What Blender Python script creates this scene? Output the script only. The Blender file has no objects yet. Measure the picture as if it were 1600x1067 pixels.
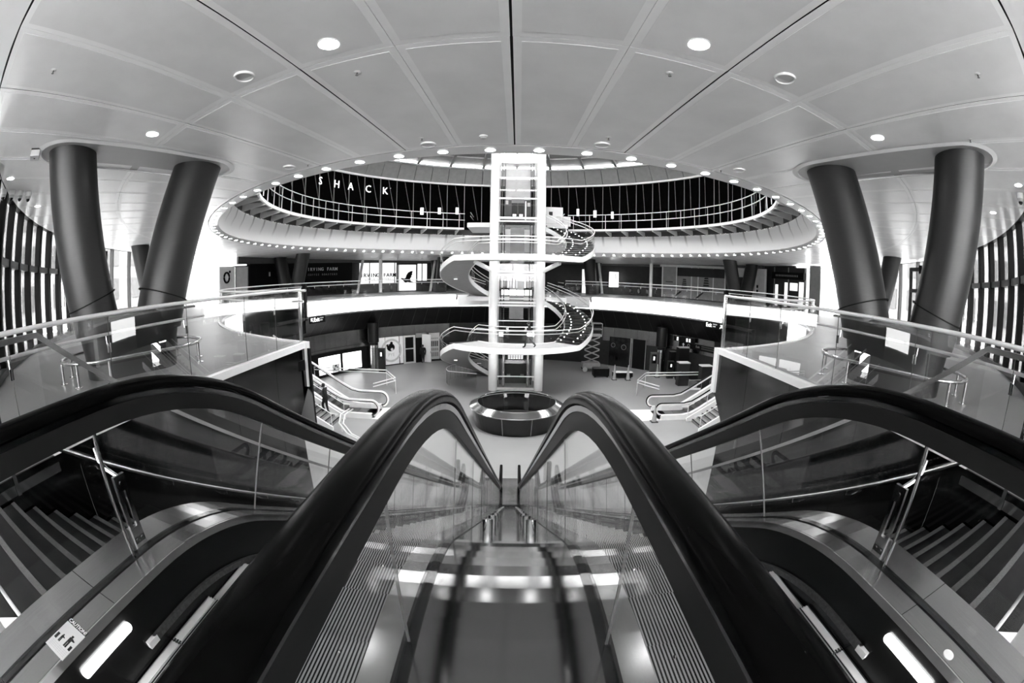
import bpy, bmesh, math, random
from mathutils import Vector, Matrix
random.seed(7)
sc = bpy.context.scene
COL = sc.collection
PI = math.pi
# ------------------------------------------------------------------ camera, sky, exposure
CAMZ = 1.53
cam = bpy.data.cameras.new('camera'); camo = bpy.data.objects.new('camera', cam); COL.objects.link(camo)
cam.type = 'PANO'; cam.sensor_width = 36.0; cam.sensor_fit = 'HORIZONTAL'
cam.panorama_type = 'FISHEYE_EQUISOLID'                              # a 15 mm full-frame fisheye lens
cam.fisheye_lens = 672.0 * 36 / 1600; cam.fisheye_fov = math.radians(200)
cam.clip_start = 0.02; cam.clip_end = 500
camo.location = (0, 0, CAMZ)
camo.rotation_euler = (Matrix.Rotation(math.radians(90) - 0.1505, 3, 'X') @ Matrix.Rotation(0.0146, 3, 'Z')).to_euler()
sc.camera = camo
world = bpy.data.worlds.new('sky'); sc.world = world; world.use_nodes = True
bg = world.node_tree.nodes['Background']; bg.inputs[0].default_value = (1, 1, 1, 1); bg.inputs[1].default_value = 15.0
sc.view_settings.view_transform = 'Standard'; sc.view_settings.look = 'None'
sc.view_settings.exposure = 0.85; sc.view_settings.gamma = 1.0; sc.view_settings.use_curve_mapping = False
sc.cycles.transparent_max_bounces = 16; sc.cycles.max_bounces = 7; sc.cycles.use_denoising = True
sc.cycles.sample_clamp_indirect = 6.0; sc.cycles.caustics_reflective = False; sc.cycles.caustics_refractive = False
# ------------------------------------------------------------------ materials
def mat(name, v, rough=0.5, metal=0.0, spec=0.5, emit=0.0, noise=0.0, nscale=3.0, nstretch=(1, 1, 1), rnoise=0.0, bump=0.0, bscale=40, coat=0.0):
    m = bpy.data.materials.new(name); m.use_nodes = True
    nt = m.node_tree; b = nt.nodes['Principled BSDF']
    b.inputs['Base Color'].default_value = (v, v, v, 1); b.inputs['Roughness'].default_value = rough
    b.inputs['Metallic'].default_value = metal; b.inputs['Specular IOR Level'].default_value = spec
    if coat: b.inputs['Coat Weight'].default_value = coat; b.inputs['Coat Roughness'].default_value = 0.05
    if emit:
        b.inputs['Emission Color'].default_value = (1, 1, 1, 1); b.inputs['Emission Strength'].default_value = emit
    tc = nt.nodes.new('ShaderNodeTexCoord'); mp = nt.nodes.new('ShaderNodeMapping'); mp.inputs['Scale'].default_value = nstretch
    nz = nt.nodes.new('ShaderNodeTexNoise'); nz.inputs['Scale'].default_value = nscale; nz.inputs['Detail'].default_value = 4
    nt.links.new(tc.outputs['Object'], mp.inputs[0]); nt.links.new(mp.outputs[0], nz.inputs['Vector'])
    nv = noise if noise else 0.02
    mr = nt.nodes.new('ShaderNodeMapRange'); mr.inputs['To Min'].default_value = max(0, v * (1 - nv)); mr.inputs['To Max'].default_value = v * (1 + nv)
    mr.inputs['From Min'].default_value = 0.3; mr.inputs['From Max'].default_value = 0.7
    nt.links.new(nz.outputs['Fac'], mr.inputs['Value']); nt.links.new(mr.outputs[0], b.inputs['Base Color'])
    if rnoise:
        m2 = nt.nodes.new('ShaderNodeMapRange'); m2.inputs['To Min'].default_value = max(0.02, rough - rnoise); m2.inputs['To Max'].default_value = rough + rnoise
        m2.inputs['From Min'].default_value = 0.3; m2.inputs['From Max'].default_value = 0.7
        nt.links.new(nz.outputs['Fac'], m2.inputs['Value']); nt.links.new(m2.outputs[0], b.inputs['Roughness'])
    if bump:
        n2 = nt.nodes.new('ShaderNodeTexNoise'); n2.inputs['Scale'].default_value = bscale
        bp = nt.nodes.new('ShaderNodeBump'); bp.inputs['Strength'].default_value = bump; bp.inputs['Distance'].default_value = 0.02
        nt.links.new(mp.outputs[0], n2.inputs['Vector']); nt.links.new(n2.outputs['Fac'], bp.inputs['Height']); nt.links.new(bp.outputs[0], b.inputs['Normal'])
    return m
def glassmat(name, tint, f0, rough=0.0, bend=0.0):
    m = bpy.data.materials.new(name); m.use_nodes = True; nt = m.node_tree
    for n in list(nt.nodes): nt.nodes.remove(n)
    out = nt.nodes.new('ShaderNodeOutputMaterial'); mx = nt.nodes.new('ShaderNodeMixShader')
    tr = nt.nodes.new('ShaderNodeBsdfTransparent'); tr.inputs[0].default_value = (tint, tint, tint, 1)
    gl = nt.nodes.new('ShaderNodeBsdfGlossy'); gl.inputs['Roughness'].default_value = rough; gl.inputs['Color'].default_value = (1, 1, 1, 1)
    # Schlick reflectance of a thin pane, the same from either side
    ge = nt.nodes.new('ShaderNodeNewGeometry'); dt = nt.nodes.new('ShaderNodeVectorMath'); dt.operation = 'DOT_PRODUCT'
    nt.links.new(ge.outputs['Normal'], dt.inputs[0]); nt.links.new(ge.outputs['Incoming'], dt.inputs[1])
    ab = nt.nodes.new('ShaderNodeMath'); ab.operation = 'ABSOLUTE'; nt.links.new(dt.outputs['Value'], ab.inputs[0])
    om = nt.nodes.new('ShaderNodeMath'); om.operation = 'SUBTRACT'; om.inputs[0].default_value = 1.0; nt.links.new(ab.outputs[0], om.inputs[1])
    pw = nt.nodes.new('ShaderNodeMath'); pw.operation = 'POWER'; pw.inputs[1].default_value = 5.0; nt.links.new(om.outputs[0], pw.inputs[0])
    ma = nt.nodes.new('ShaderNodeMath'); ma.operation = 'MULTIPLY_ADD'; ma.inputs[1].default_value = 0.96 * min(f0, 1.0); ma.inputs[2].default_value = 0.04 * f0; ma.use_clamp = True
    nt.links.new(pw.outputs[0], ma.inputs[0]); nt.links.new(ma.outputs[0], mx.inputs[0])
    nt.links.new(tr.outputs[0], mx.inputs[1]); nt.links.new(gl.outputs[0], mx.inputs[2]); nt.links.new(mx.outputs[0], out.inputs[0])
    if bend:
        tc = nt.nodes.new('ShaderNodeTexCoord'); nz = nt.nodes.new('ShaderNodeTexNoise'); nz.inputs['Scale'].default_value = 1.3
        bp = nt.nodes.new('ShaderNodeBump'); bp.inputs['Strength'].default_value = bend; bp.inputs['Distance'].default_value = 0.05
        nt.links.new(tc.outputs['Object'], nz.inputs['Vector']); nt.links.new(nz.outputs['Fac'], bp.inputs['Height']); nt.links.new(bp.outputs[0], gl.inputs['Normal'])
    return m
M = {}
M['ceil_field'] = mat('ceiling_perforated', 0.78, 0.30, spec=0.45, noise=0.05, nscale=1.5)
M['ceil_margin'] = mat('ceiling_margin', 0.90, 0.35, noise=0.02)
M['ceil_far'] = mat('ceiling_gloss', 0.55, 0.25, noise=0.05)
M['white'] = mat('white_paint', 0.82, 0.45, noise=0.03)
M['white_gloss'] = mat('white_gloss_paint', 0.85, 0.25, noise=0.02)
M['offwhite'] = mat('offwhite_board', 0.62, 0.5, noise=0.05)
M['grey'] = mat('mid_grey', 0.22, 0.5, noise=0.08)
M['soffit'] = mat('grey_soffit', 0.34, 0.4, noise=0.04)
M['lgrey'] = mat('light_grey', 0.5, 0.45, noise=0.06)
M['dgrey'] = mat('dark_grey', 0.045, 0.45, noise=0.1)
M['charcoal'] = mat('charcoal', 0.016, 0.45, spec=0.25, noise=0.15)
M['black'] = mat('black_matt', 0.004, 0.6, spec=0.1)
M['blackgloss'] = mat('black_gloss', 0.006, 0.12, spec=0.6, noise=0.2)
M['rubber'] = mat('handrail_rubber', 0.002, 0.24, spec=0.03, noise=0.1)
M['skirt'] = mat('black_skirt', 0.004, 0.25, spec=0.3, noise=0.2)
M['steel'] = mat('brushed_steel', 0.46, 0.19, metal=1.0, noise=0.04, nscale=2.0, nstretch=(60, 0.5, 0.5))
M['steel_x'] = mat('brushed_steel_cross', 0.25, 0.12, metal=1.0, noise=0.02, nscale=3.0, nstretch=(1, 4, 1))
M['chrome'] = mat('polished_steel', 0.72, 0.14, metal=1.0, noise=0.03)
M['profile'] = mat('handrail_profile_metal', 0.010, 0.45, metal=0.0, spec=0.12, noise=0.05)
M['darkmirror'] = mat('dark_mirror_metal', 0.07, 0.10, metal=1.0, noise=0.1, nscale=0.8, bump=0.06, bscale=1.2)
M['wallmetal'] = mat('concourse_metal_panel', 0.36, 0.24, metal=1.0, noise=0.1, nscale=0.7, bump=0.12, bscale=0.9)
M['fasciadark'] = mat('dark_fascia_metal', 0.010, 0.35, metal=0.5, noise=0.15)
M['column'] = mat('column_metal', 0.036, 0.40, metal=0.6, noise=0.06, nscale=6, nstretch=(1, 1, 8))
M['floor'] = mat('street_floor_stone', 0.26, 0.40, noise=0.10, nscale=1.2, rnoise=0.05)
M['cfloor'] = mat('concourse_floor_stone', 0.22, 0.35, noise=0.05, nscale=0.5)
M['tactile'] = mat('white_floor_strip', 0.85, 0.4, noise=0.03)
M['stone'] = mat('stair_stone', 0.012, 0.5, spec=0.2, noise=0.2, nscale=8)
M['nosing'] = mat('stair_nosing', 0.10, 0.5, noise=0.25, nscale=60)
M['led'] = mat('led_display', 0.9, 0.4, emit=3.2)
M['ledtext'] = mat('led_text', 0.6, 0.5, emit=0.85)
M['lamp'] = mat('lamp_lens', 0.9, 0.4, emit=14.0)
M['rimwhite'] = mat('rim_paint', 0.62, 0.3, noise=0.02)
M['fill_lamp'] = mat('concourse_fill_lens', 0.9, 0.4, emit=150.0)
M['lampsoft'] = mat('lamp_soft', 0.9, 0.4, emit=4.0)
M['lightbox'] = mat('lit_panel', 0.9, 0.4, emit=1.6)
M['litdim'] = mat('lit_panel_dim', 0.8, 0.4, emit=0.55)
M['glass'] = glassmat('clear_glass', 0.95, 1.8, 0.0, 0.0)
M['glassnear'] = glassmat('clear_glass_near', 0.97, 0.7, 0.0, 0.0)
M['glassdark'] = glassmat('dark_glass', 0.25, 1.0, 0.0)
M['glassfar'] = glassmat('clear_glass_far', 0.96, 0.5, 0.0, 0.0)
M['rail'] = mat('bright_steel_rail', 0.86, 0.32, metal=0.5, noise=0.02)
M['window'] = glassmat('window_glass_tinted', 0.58, 0.8)
M['windowclear'] = glassmat('window_glass_clear', 0.97, 0.8)
M['skin'] = mat('skin', 0.35, 0.5)
M['cloth'] = mat('dark_clothes', 0.006, 0.9, noise=0.2, nscale=20)
M['hair'] = mat('dark_hair', 0.01, 0.6)
M['cone'] = mat('cone_orange_grey', 0.30, 0.5, noise=0.1)
M['facade'] = mat('outside_facade', 0.28, 0.8, noise=0.1)
M['facadewin'] = mat('outside_window', 0.12, 0.3, noise=0.2)
M['pavement'] = mat('outside_pavement', 0.45, 0.8, noise=0.1)
M['brush'] = mat('skirt_brush', 0.03, 0.8, noise=0.5, nscale=60)
M['blackpane'] = mat('black_glazing', 0.0015, 0.5, spec=0.0, noise=0.2)
# escalator tread: fine grooves running along the travel direction
def tread_mat():
    m = mat('escalator_tread', 0.2, 0.35, metal=0.7); nt = m.node_tree; b = nt.nodes['Principled BSDF']
    tc = nt.nodes.new('ShaderNodeTexCoord'); sx = nt.nodes.new('ShaderNodeSeparateXYZ'); nt.links.new(tc.outputs['Object'], sx.inputs[0])
    mu = nt.nodes.new('ShaderNodeMath'); mu.operation = 'MULTIPLY'; mu.inputs[1].default_value = 1 / 0.018
    fr = nt.nodes.new('ShaderNodeMath'); fr.operation = 'FRACT'; rp = nt.nodes.new('ShaderNodeValToRGB')
    nt.links.new(sx.outputs['X'], mu.inputs[0]); nt.links.new(mu.outputs[0], fr.inputs[0]); nt.links.new(fr.outputs[0], rp.inputs[0])
    e = rp.color_ramp.elements; e[0].position = 0.42; e[0].color = (.004, .004, .004, 1); e[1].position = 0.55; e[1].color = (.5, .5, .5, 1)
    nt.links.new(rp.outputs[0], b.inputs['Base Color']); return m
M['tread'] = tread_mat()
# band under the upper walkway: paint with streaky dirt beneath each bracket
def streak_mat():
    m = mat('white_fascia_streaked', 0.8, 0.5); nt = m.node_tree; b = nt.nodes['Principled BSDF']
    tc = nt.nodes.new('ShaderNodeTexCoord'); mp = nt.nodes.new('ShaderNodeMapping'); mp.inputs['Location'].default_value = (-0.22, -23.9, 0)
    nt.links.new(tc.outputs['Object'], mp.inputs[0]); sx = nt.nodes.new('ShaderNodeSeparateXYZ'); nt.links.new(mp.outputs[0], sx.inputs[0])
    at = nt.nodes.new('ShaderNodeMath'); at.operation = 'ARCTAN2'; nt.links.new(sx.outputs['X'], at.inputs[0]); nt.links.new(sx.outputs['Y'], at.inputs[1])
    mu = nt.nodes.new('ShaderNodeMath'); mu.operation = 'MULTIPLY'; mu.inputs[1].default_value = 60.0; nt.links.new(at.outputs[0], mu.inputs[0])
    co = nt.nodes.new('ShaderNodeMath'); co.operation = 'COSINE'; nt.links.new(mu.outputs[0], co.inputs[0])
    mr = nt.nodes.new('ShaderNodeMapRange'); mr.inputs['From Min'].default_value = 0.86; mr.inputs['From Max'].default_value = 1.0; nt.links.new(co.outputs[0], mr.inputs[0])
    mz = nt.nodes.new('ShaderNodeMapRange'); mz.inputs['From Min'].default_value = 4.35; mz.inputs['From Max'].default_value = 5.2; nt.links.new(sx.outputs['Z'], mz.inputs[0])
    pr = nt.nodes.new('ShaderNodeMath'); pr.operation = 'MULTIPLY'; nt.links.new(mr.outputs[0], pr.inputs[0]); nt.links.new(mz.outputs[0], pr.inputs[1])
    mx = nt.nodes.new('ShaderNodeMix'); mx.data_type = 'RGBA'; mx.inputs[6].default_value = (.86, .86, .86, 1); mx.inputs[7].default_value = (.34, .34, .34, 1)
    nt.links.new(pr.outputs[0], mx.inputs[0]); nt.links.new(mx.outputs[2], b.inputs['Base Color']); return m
M['streak'] = streak_mat()
# ------------------------------------------------------------------ mesh helpers
C = Vector((0.22, 23.9, 0)); CA = Vector((0.30, 30.5, 0)); ZC = -6.3
def pc(r, a, z=0.0, c=C):
    a = math.radians(a); return Vector((c.x + r * math.sin(a), c.y - r * math.cos(a), z))
def rad(a):
    a = math.radians(a); return Vector((math.sin(a), -math.cos(a), 0))
def lin(a, b, n): return [a + (b - a) * i / n for i in range(n + 1)]
class MB:
    def __init__(s): s.v = []; s.f = []; s.mi = []
    def add(s, vs, fs, mi=0):
        o = len(s.v); s.v += [tuple(v) for v in vs]; s.f += [tuple(i + o for i in f) for f in fs]; s.mi += [mi] * len(fs); return s
    def box(s, c, d, rot=None, mi=0):
        c = Vector(c); vs = []
        for x in (-.5, .5):
            for y in (-.5, .5):
                for z in (-.5, .5):
                    p = Vector((x * d[0], y * d[1], z * d[2])); vs.append(c + (rot @ p if rot else p))
        return s.add(vs, [(0, 1, 3, 2), (4, 6, 7, 5), (0, 4, 5, 1), (2, 3, 7, 6), (0, 2, 6, 4), (1, 5, 7, 3)], mi)
    def b2(s, p0, p1): return s.box([(p0[i] + p1[i]) / 2 for i in range(3)], [abs(p1[i] - p0[i]) for i in range(3)])
    def loft(s, rings, closed=True, caps=True, mi=0):
        n = len(rings[0]); o = len(s.v)
        for r in rings: s.v += [tuple(p) for p in r]
        for i in range(len(rings) - 1):
            for j in range(n if closed else n - 1):
                k = (j + 1) % n
                s.f.append((o + i * n + j, o + i * n + k, o + (i + 1) * n + k, o + (i + 1) * n + j)); s.mi.append(mi)
        if caps and closed:
            s.f.append(tuple(o + j for j in reversed(range(n)))); s.f.append(tuple(o + (len(rings) - 1) * n + j for j in range(n))); s.mi += [mi, mi]
        return s
    def sweep(s, path, prof, side=None, caps=True, closed=True, loop=False):
        path = [Vector(p) for p in path]; rings = []; n = len(path)
        for i, p in enumerate(path):
            if loop: t = path[(i + 1) % n] - path[i - 1]
            else: t = path[min(i + 1, n - 1)] - path[max(i - 1, 0)]
            t.normalize()
            sd = Vector(side) if side else t.cross(Vector((0, 0, 1)))
            if sd.length < 1e-6: sd = Vector((1, 0, 0))
            sd.normalize(); nn = sd.cross(t); nn.normalize()
            rings.append([p + sd * u + nn * v for u, v in prof])
        if loop: rings.append(rings[0])
        return s.loft(rings, closed=closed, caps=caps and not loop)
    def tube(s, path, r, n=8, loop=False):
        return s.sweep(path, [(r * math.cos(2 * PI * k / n), r * math.sin(2 * PI * k / n)) for k in range(n)], loop=loop)
    def cyl(s, p0, p1, r0, r1=None, n=16):
        r1 = r0 if r1 is None else r1; p0 = Vector(p0); p1 = Vector(p1); t = (p1 - p0).normalized()
        u = t.orthogonal().normalized(); w = t.cross(u)
        return s.loft([[p + (u * math.cos(2 * PI * k / n) + w * math.sin(2 * PI * k / n)) * r for k in range(n)] for p, r in ((p0, r0), (p1, r1))])
    def lathe(s, prof, c=(0, 0, 0), n=24, caps=True):
        c = Vector(c)
        return s.loft([[c + Vector((r * math.cos(2 * PI * k / n), r * math.sin(2 * PI * k / n), z)) for k in range(n)] for r, z in prof], caps=caps)
    def arc(s, prof, a0, a1, n, c=C, caps=True):
        """solid of revolution: closed profile [(r,z)] swept from angle a0 to a1; profile may be a function of the angle"""
        rings = []
        for a in lin(a0, a1, n):
            p = prof(a) if callable(prof) else prof
            rings.append([pc(r, a, z, c) for r, z in p])
        return s.loft(rings, caps=caps)
    def sheet(s, prof, a0, a1, n, c=C):
        rings = []
        for a in lin(a0, a1, n):
            p = prof(a) if callable(prof) else prof
            rings.append([pc(r, a, z, c) for r, z in p])
        return s.loft(rings, closed=False)
    def prism(s, pts, up, h):
        up = Vector(up); pts = [Vector(p) for p in pts]; n = len(pts)
        return s.loft([pts, [p + up * h for p in pts]])
    def build(s, name, m, parent=None, smooth=False, loc=None):
        me = bpy.data.meshes.new(name); me.from_pydata(s.v, [], s.f)
        ms = m if isinstance(m, (list, tuple)) else [m]
        for x in ms: me.materials.append(M[x])
        if len(ms) > 1: me.polygons.foreach_set('material_index', s.mi)
        bm = bmesh.new(); bm.from_mesh(me); bmesh.ops.recalc_face_normals(bm, faces=bm.faces); bm.to_mesh(me); bm.free()
        if smooth:
            me.polygons.foreach_set('use_smooth', [True] * len(me.polygons))
            try: me.set_sharp_from_angle(angle=math.radians(40))
            except Exception: pass
        o = bpy.data.objects.new(name, me); COL.objects.link(o)
        if loc is not None: o.location = loc
        if parent is not None:
            o.parent = parent; o.matrix_parent_inverse = Matrix.Translation(-Vector(parent.location)) if parent.type == 'EMPTY' and parent.rotation_euler.z == 0 else parent.matrix_basis.inverted()
        return o
def tag(o, label=None, cat=None, group=None, kind=None):
    if label: o['label'] = label
    if cat: o['category'] = cat
    if group: o['group'] = group
    if kind: o['kind'] = kind
    return o
def thing(name, label, cat, loc=(0, 0, 0), group=None, kind=None):
    o = bpy.data.objects.new(name, None); COL.objects.link(o); o.location = loc; o.empty_display_size = 0.2
    return tag(o, label, cat, group, kind)
def share(src, name, parent, loc=None, mw=None):
    o = bpy.data.objects.new(name, src.data); COL.objects.link(o)
    if mw is not None: o.matrix_basis = mw
    elif loc is not None: o.location = loc
    if parent is not None: o.parent = parent
    return o
def copy_tree(o, parent=None):
    c = o.copy(); COL.objects.link(c)
    if parent is not None: c.parent = parent
    for ch in list(o.children): copy_tree(ch, c)
    return c
def text_mesh(s, size, name='lettering', extrude=0.004, bold=0.0, spacing=1.0, align='CENTER'):
    cu = bpy.data.curves.new('txt', 'FONT'); cu.body = s; cu.size = size; cu.extrude = extrude; cu.offset = bold; cu.align_x = align; cu.align_y = 'CENTER'
    cu.space_character = spacing; cu.resolution_u = 2
    to = bpy.data.objects.new('txt', cu); COL.objects.link(to); dg = bpy.context.evaluated_depsgraph_get(); dg.update()
    me = bpy.data.meshes.new_from_object(to.evaluated_get(dg)); bpy.data.objects.remove(to); bpy.data.curves.remove(cu); me.name = name
    return me
def lettering(s, size, pos, xdir, ydir, m, parent, name='lettering', **k):
    me = text_mesh(s, size, name, **k); me.materials.clear(); me.materials.append(M[m])
    o = bpy.data.objects.new(name, me); COL.objects.link(o)
    x = Vector(xdir).normalized(); y = Vector(ydir).normalized(); z = x.cross(y)
    w = Matrix((x, y, z)).transposed().to_4x4(); w.translation = Vector(pos)
    o.matrix_basis = w
    if parent is not None: o.parent = parent; o.matrix_parent_inverse = Matrix.Translation(-Vector(parent.location))
    return o
def rpanel(r, a0, a1, z0, z1, t=0.03, n=1, c=C):
    """curved upright panel facing the centre, thickness t outward"""
    return MB().arc([(r, z0), (r, z1), (r + t, z1), (r + t, z0)], a0, a1, n, c)
# ------------------------------------------------------------------ the setting
def slip(a): return 3.95 + 0.09 * math.cos(math.radians(a))
def zc(r, a):
    c = math.cos(math.radians(a)); return slip(a) - 0.17 * (1 - c) * min(1, (r - 15.57) / 0.45) + (-0.01 + 0.0575 * c) * (r - 15.57)
RO = 15.57; A0 = -0.8; BAY = 360 / 47.0
RR = 15.47
# street floor: two slabs around the atrium opening, with the well of the escalators and stairs left open
def street_floor(sx):
    XE = 5.0; inner = []
    a_in = math.degrees(math.asin((XE - sx * 0.22) / RR))
    pts = [Vector((sx * XE, -8, 0)), Vector((sx * XE, C.y - RR * math.cos(math.radians(a_in)), 0))]
    pts += [pc(RR, sx * a, 0) for a in lin(a_in, 180, 60)[1:]]
    pts += [pc(26, sx * a, 0) for a in reversed(lin(62, 180, 40))] + [Vector((sx * 24, -8, 0))]
    bm = bmesh.new(); vs = [bm.verts.new(p) for p in pts]; f = bm.faces.new(vs)
    bmesh.ops.triangulate(bm, faces=[f]); r = bmesh.ops.extrude_face_region(bm, geom=bm.faces[:])
    for v in r['geom']:
        if isinstance(v, bmesh.types.BMVert): v.co.z -= 0.35
    bmesh.ops.recalc_face_normals(bm, faces=bm.faces)
    me = bpy.data.meshes.new('floor'); bm.to_mesh(me); bm.free(); me.materials.append(M['floor'])
    o = bpy.data.objects.new('floor', me); COL.objects.link(o); tag(o, kind='structure'); return o
FL = street_floor(-1); FRr = street_floor(1)
tag(MB().b2((-5, -8, -0.35), (5, 0.02, 0)).build('floor', 'floor'), kind='structure')
# white kerb along the edge of the opening
for sx in (-1, 1):
    k = MB()
    k.b2((sx * 4.93, 2.0, -0.10), (sx * 5.05, 9.3, 0.035))
    a_in = math.degrees(math.asin((5 - sx * 0.22) / RR))
    k.arc([(RR - 0.06, -0.10), (RR - 0.06, 0.04), (RR + 0.10, 0.04), (RR + 0.10, -0.10)], sx * a_in, sx * 104, 40)
    k.b2((sx * 4.90, 9.22, -1.05), (sx * 5.06, 9.40, 0.035))
    tag(k.build('trim_kerb', 'white_gloss'), kind='structure')
# concourse floor
tag(MB().lathe([(30, ZC), (30, ZC - 0.2)], (C.x, C.y, 0), 72).build('floor_concourse', 'cfloor'), kind='structure')
# ceiling of the street level: panels with perforated fields, dark open joints
ceil = thing('ceiling', None, None, (C.x, C.y, 4.0), kind='structure')
R1, R2, R3 = 16.02, 19.72, 23.55
bk = MB()
bk.sheet(lambda a: [(RO + 0.1, slip(a) + 0.09), (R1 - 0.02, zc(R1, a) + 0.014), (R3 + 0.3, zc(R3 + 0.3, a) + 0.014)], -180, 180, 94)
bk.build('backing', 'black', ceil)
for i in range(94):
    a0 = A0 + i * BAY / 2; a1 = a0 + BAY / 2
    am = (a0 + a1) / 2; am = (am + 180) % 360 - 180
    dark0 = (i % 2 == 0)
    for (r0, r1) in ((R1, R2), (R2, R3)):
        g0 = math.degrees((0.014 if dark0 else 0.003) / r0); g1 = math.degrees((0.003 if dark0 else 0.014) / r0)
        rr0 = r0 + (0.012 if r0 == R1 else 0.004); rr1 = r1 - 0.004
        p = MB(); b0 = a0 + g0; b1 = a1 - g1
        corners = [(rr0, b0), (rr0, b1), (rr1, b1), (rr1, b0)]
        lo = [pc(r, a, zc(r, a)) for r, a in corners]; hi = [v + Vector((0, 0, 0.010)) for v in lo]
        p.add(lo + hi, [(0, 1, 2, 3), (0, 4, 5, 1), (1, 5, 6, 2), (2, 6, 7, 3), (3, 7, 4, 0)])
        po = p.build('ceiling_panel', 'ceil_margin', ceil)
        m = 0.10; q = MB(); d = math.degrees(m / r0); d1 = math.degrees(m / r1)
        cs = [(rr0 + m, b0 + d), (rr0 + m, b1 - d), (rr1 - m, b1 - d1), (rr1 - m, b0 + d1)]
        lo = [pc(r, a, zc(r, a) - 0.004) for r, a in cs]; hi = [v + Vector((0, 0, 0.006)) for v in lo]
        q.add(lo + hi, [(0, 1, 2, 3), (0, 4, 5, 1), (1, 5, 6, 2), (2, 6, 7, 3), (3, 7, 4, 0)])
        q.build('perforated_field', 'ceil_field', po)
# outer ceiling above the entrance
MB().sheet(lambda a: [(R3 + 0.02, zc(R3, a) + 0.0), (R3 + 9.5, zc(R3, a) + 0.02)], -30, 30, 40).build('entrance_soffit', 'ceil_margin', ceil)
# rim of the atrium opening
MB().arc(lambda a: [(RO, slip(a)), (RO + 0.03, slip(a) - 0.03), (R1 - 0.03, zc(R1, a) - 0.005), (R1 - 0.03, zc(R1, a) + 0.05), (RO + 0.05, slip(a) + 0.10)], -180, 180, 188, caps=False).build('opening_rim', 'rimwhite', ceil, smooth=True)
# ------------------------------------------------------------------ atrium drum above
drum = thing('wall_atrium_drum', None, None, (C.x, C.y, 4.2), kind='structure')
MB().sheet(lambda a: [(RO + 0.02, slip(a) - 0.02), (RO - 0.03, slip(a) + 0.18), (RO - 0.14, slip(a) + 0.55), (RO - 0.35, 4.9), (15.12, 5.25)], -180, 180, 180).build('white_fascia', 'streak', drum, smooth=True)
N6 = 60
wk = thing('upper_walkway', 'narrow service walkway on brackets around the atrium above the white fascia', 'walkway', (C.x, C.y, 5.7))
MB().arc([(13.92, 5.62), (13.92, 5.70), (15.10, 5.70), (15.10, 5.62)], -161, 161, 160).build('walkway_deck', 'dgrey', wk)
MB().arc([(13.80, 5.60), (13.80, 5.78), (13.92, 5.78), (13.92, 5.60)], -161, 161, 160).build('walkway_edge', 'white_gloss', wk)
MB().sheet([(15.12, 5.25), (15.06, 5.72)], -180, 180, 120).build('walkway_back', 'dgrey', drum)
for z, r in ((6.98, 13.62), (6.42, 13.62)):
    MB().tube([pc(r, a, z) for a in lin(-161, 161, 160)], 0.028, 6).build('rail', 'rail', wk, smooth=True)
pb = None
for i in range(54):
    a = -159 + i * 6.0
    p0 = pc(13.70, a, 5.7); p1 = pc(13.62, a, 6.98)
    MB().box((p0 + p1) / 2, (0.035, 0.035, 1.28)).build('post', 'rail', wk)
    b = MB(); t = Vector((math.cos(math.radians(a)), math.sin(math.radians(a)), 0)) * 0.03
    q = [pc(13.78, a, 5.62), pc(15.1, a, 5.62), pc(15.1, a, 5.22), pc(15.0, a, 5.22), pc(13.85, a, 5.48), pc(13.74, a, 5.50)]
    b.loft([[v - t for v in q], [v + t for v in q]]); b.build('bracket', 'offwhite', wk)
# black glazing of the upper level, one pane per bay, then grey drum panels
for i in range(N6):
    a0 = -180 + i * 6.0; a1 = a0 + 6.0; am = a0 + 3
    if abs(am) < 78: continue
    MB().arc([(14.98, 5.76), (15.20, 9.86), (15.26, 9.86), (15.04, 5.76)], a0 + 0.10, a1 - 0.10, 1).build('dark_pane', 'blackpane', drum)
    MB().loft([[pc(r, a, z) for r, a in ((14.94, a0 - 0.06), (14.94, a0 + 0.06), (15.06, a0 + 0.06), (15.06, a0 - 0.06))] if z < 7 else [pc(r, a, z) for r, a in ((15.16, a0 - 0.06), (15.16, a0 + 0.06), (15.28, a0 + 0.06), (15.28, a0 - 0.06))] for z in (5.76, 9.86)]).build('mullion', 'grey', drum)
    MB().arc([(15.16, 9.98), (14.55, 11.32), (14.62, 11.36), (15.24, 9.98)], a0 + 0.12, a1 - 0.12, 2).build('drum_panel', 'grey', drum)
    c0 = pc(14.5, a0 + 1.6, 6.6); c1 = pc(15.05, a0 + 3.4, 9.8); MB().tube([c0, c1], 0.012, 4).build('bracing_cable', 'grey', drum)
MB().arc([(15.02, 9.84), (15.02, 9.98), (15.3, 9.98), (15.3, 9.84)], -180, 180, 120, caps=False).build('glazing_head', 'white', drum)
MB().arc([(14.40, 11.30), (14.40, 11.42), (14.7, 11.42), (14.7, 11.30)], -180, 180, 120, caps=False).build('drum_top_ring', 'white', drum)
MB().arc([(15.3, 9.9), (15.3, 5.6), (15.6, 5.6), (15.6, 9.9)], -180, 180, 90, caps=False).build('dark_interior', 'black', drum)
MB().arc([(14.75, 11.3), (15.35, 9.95), (15.6, 9.95), (15.0, 11.4)], -180, 180, 90, caps=False).build('drum_backing', 'charcoal', drum)
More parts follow.
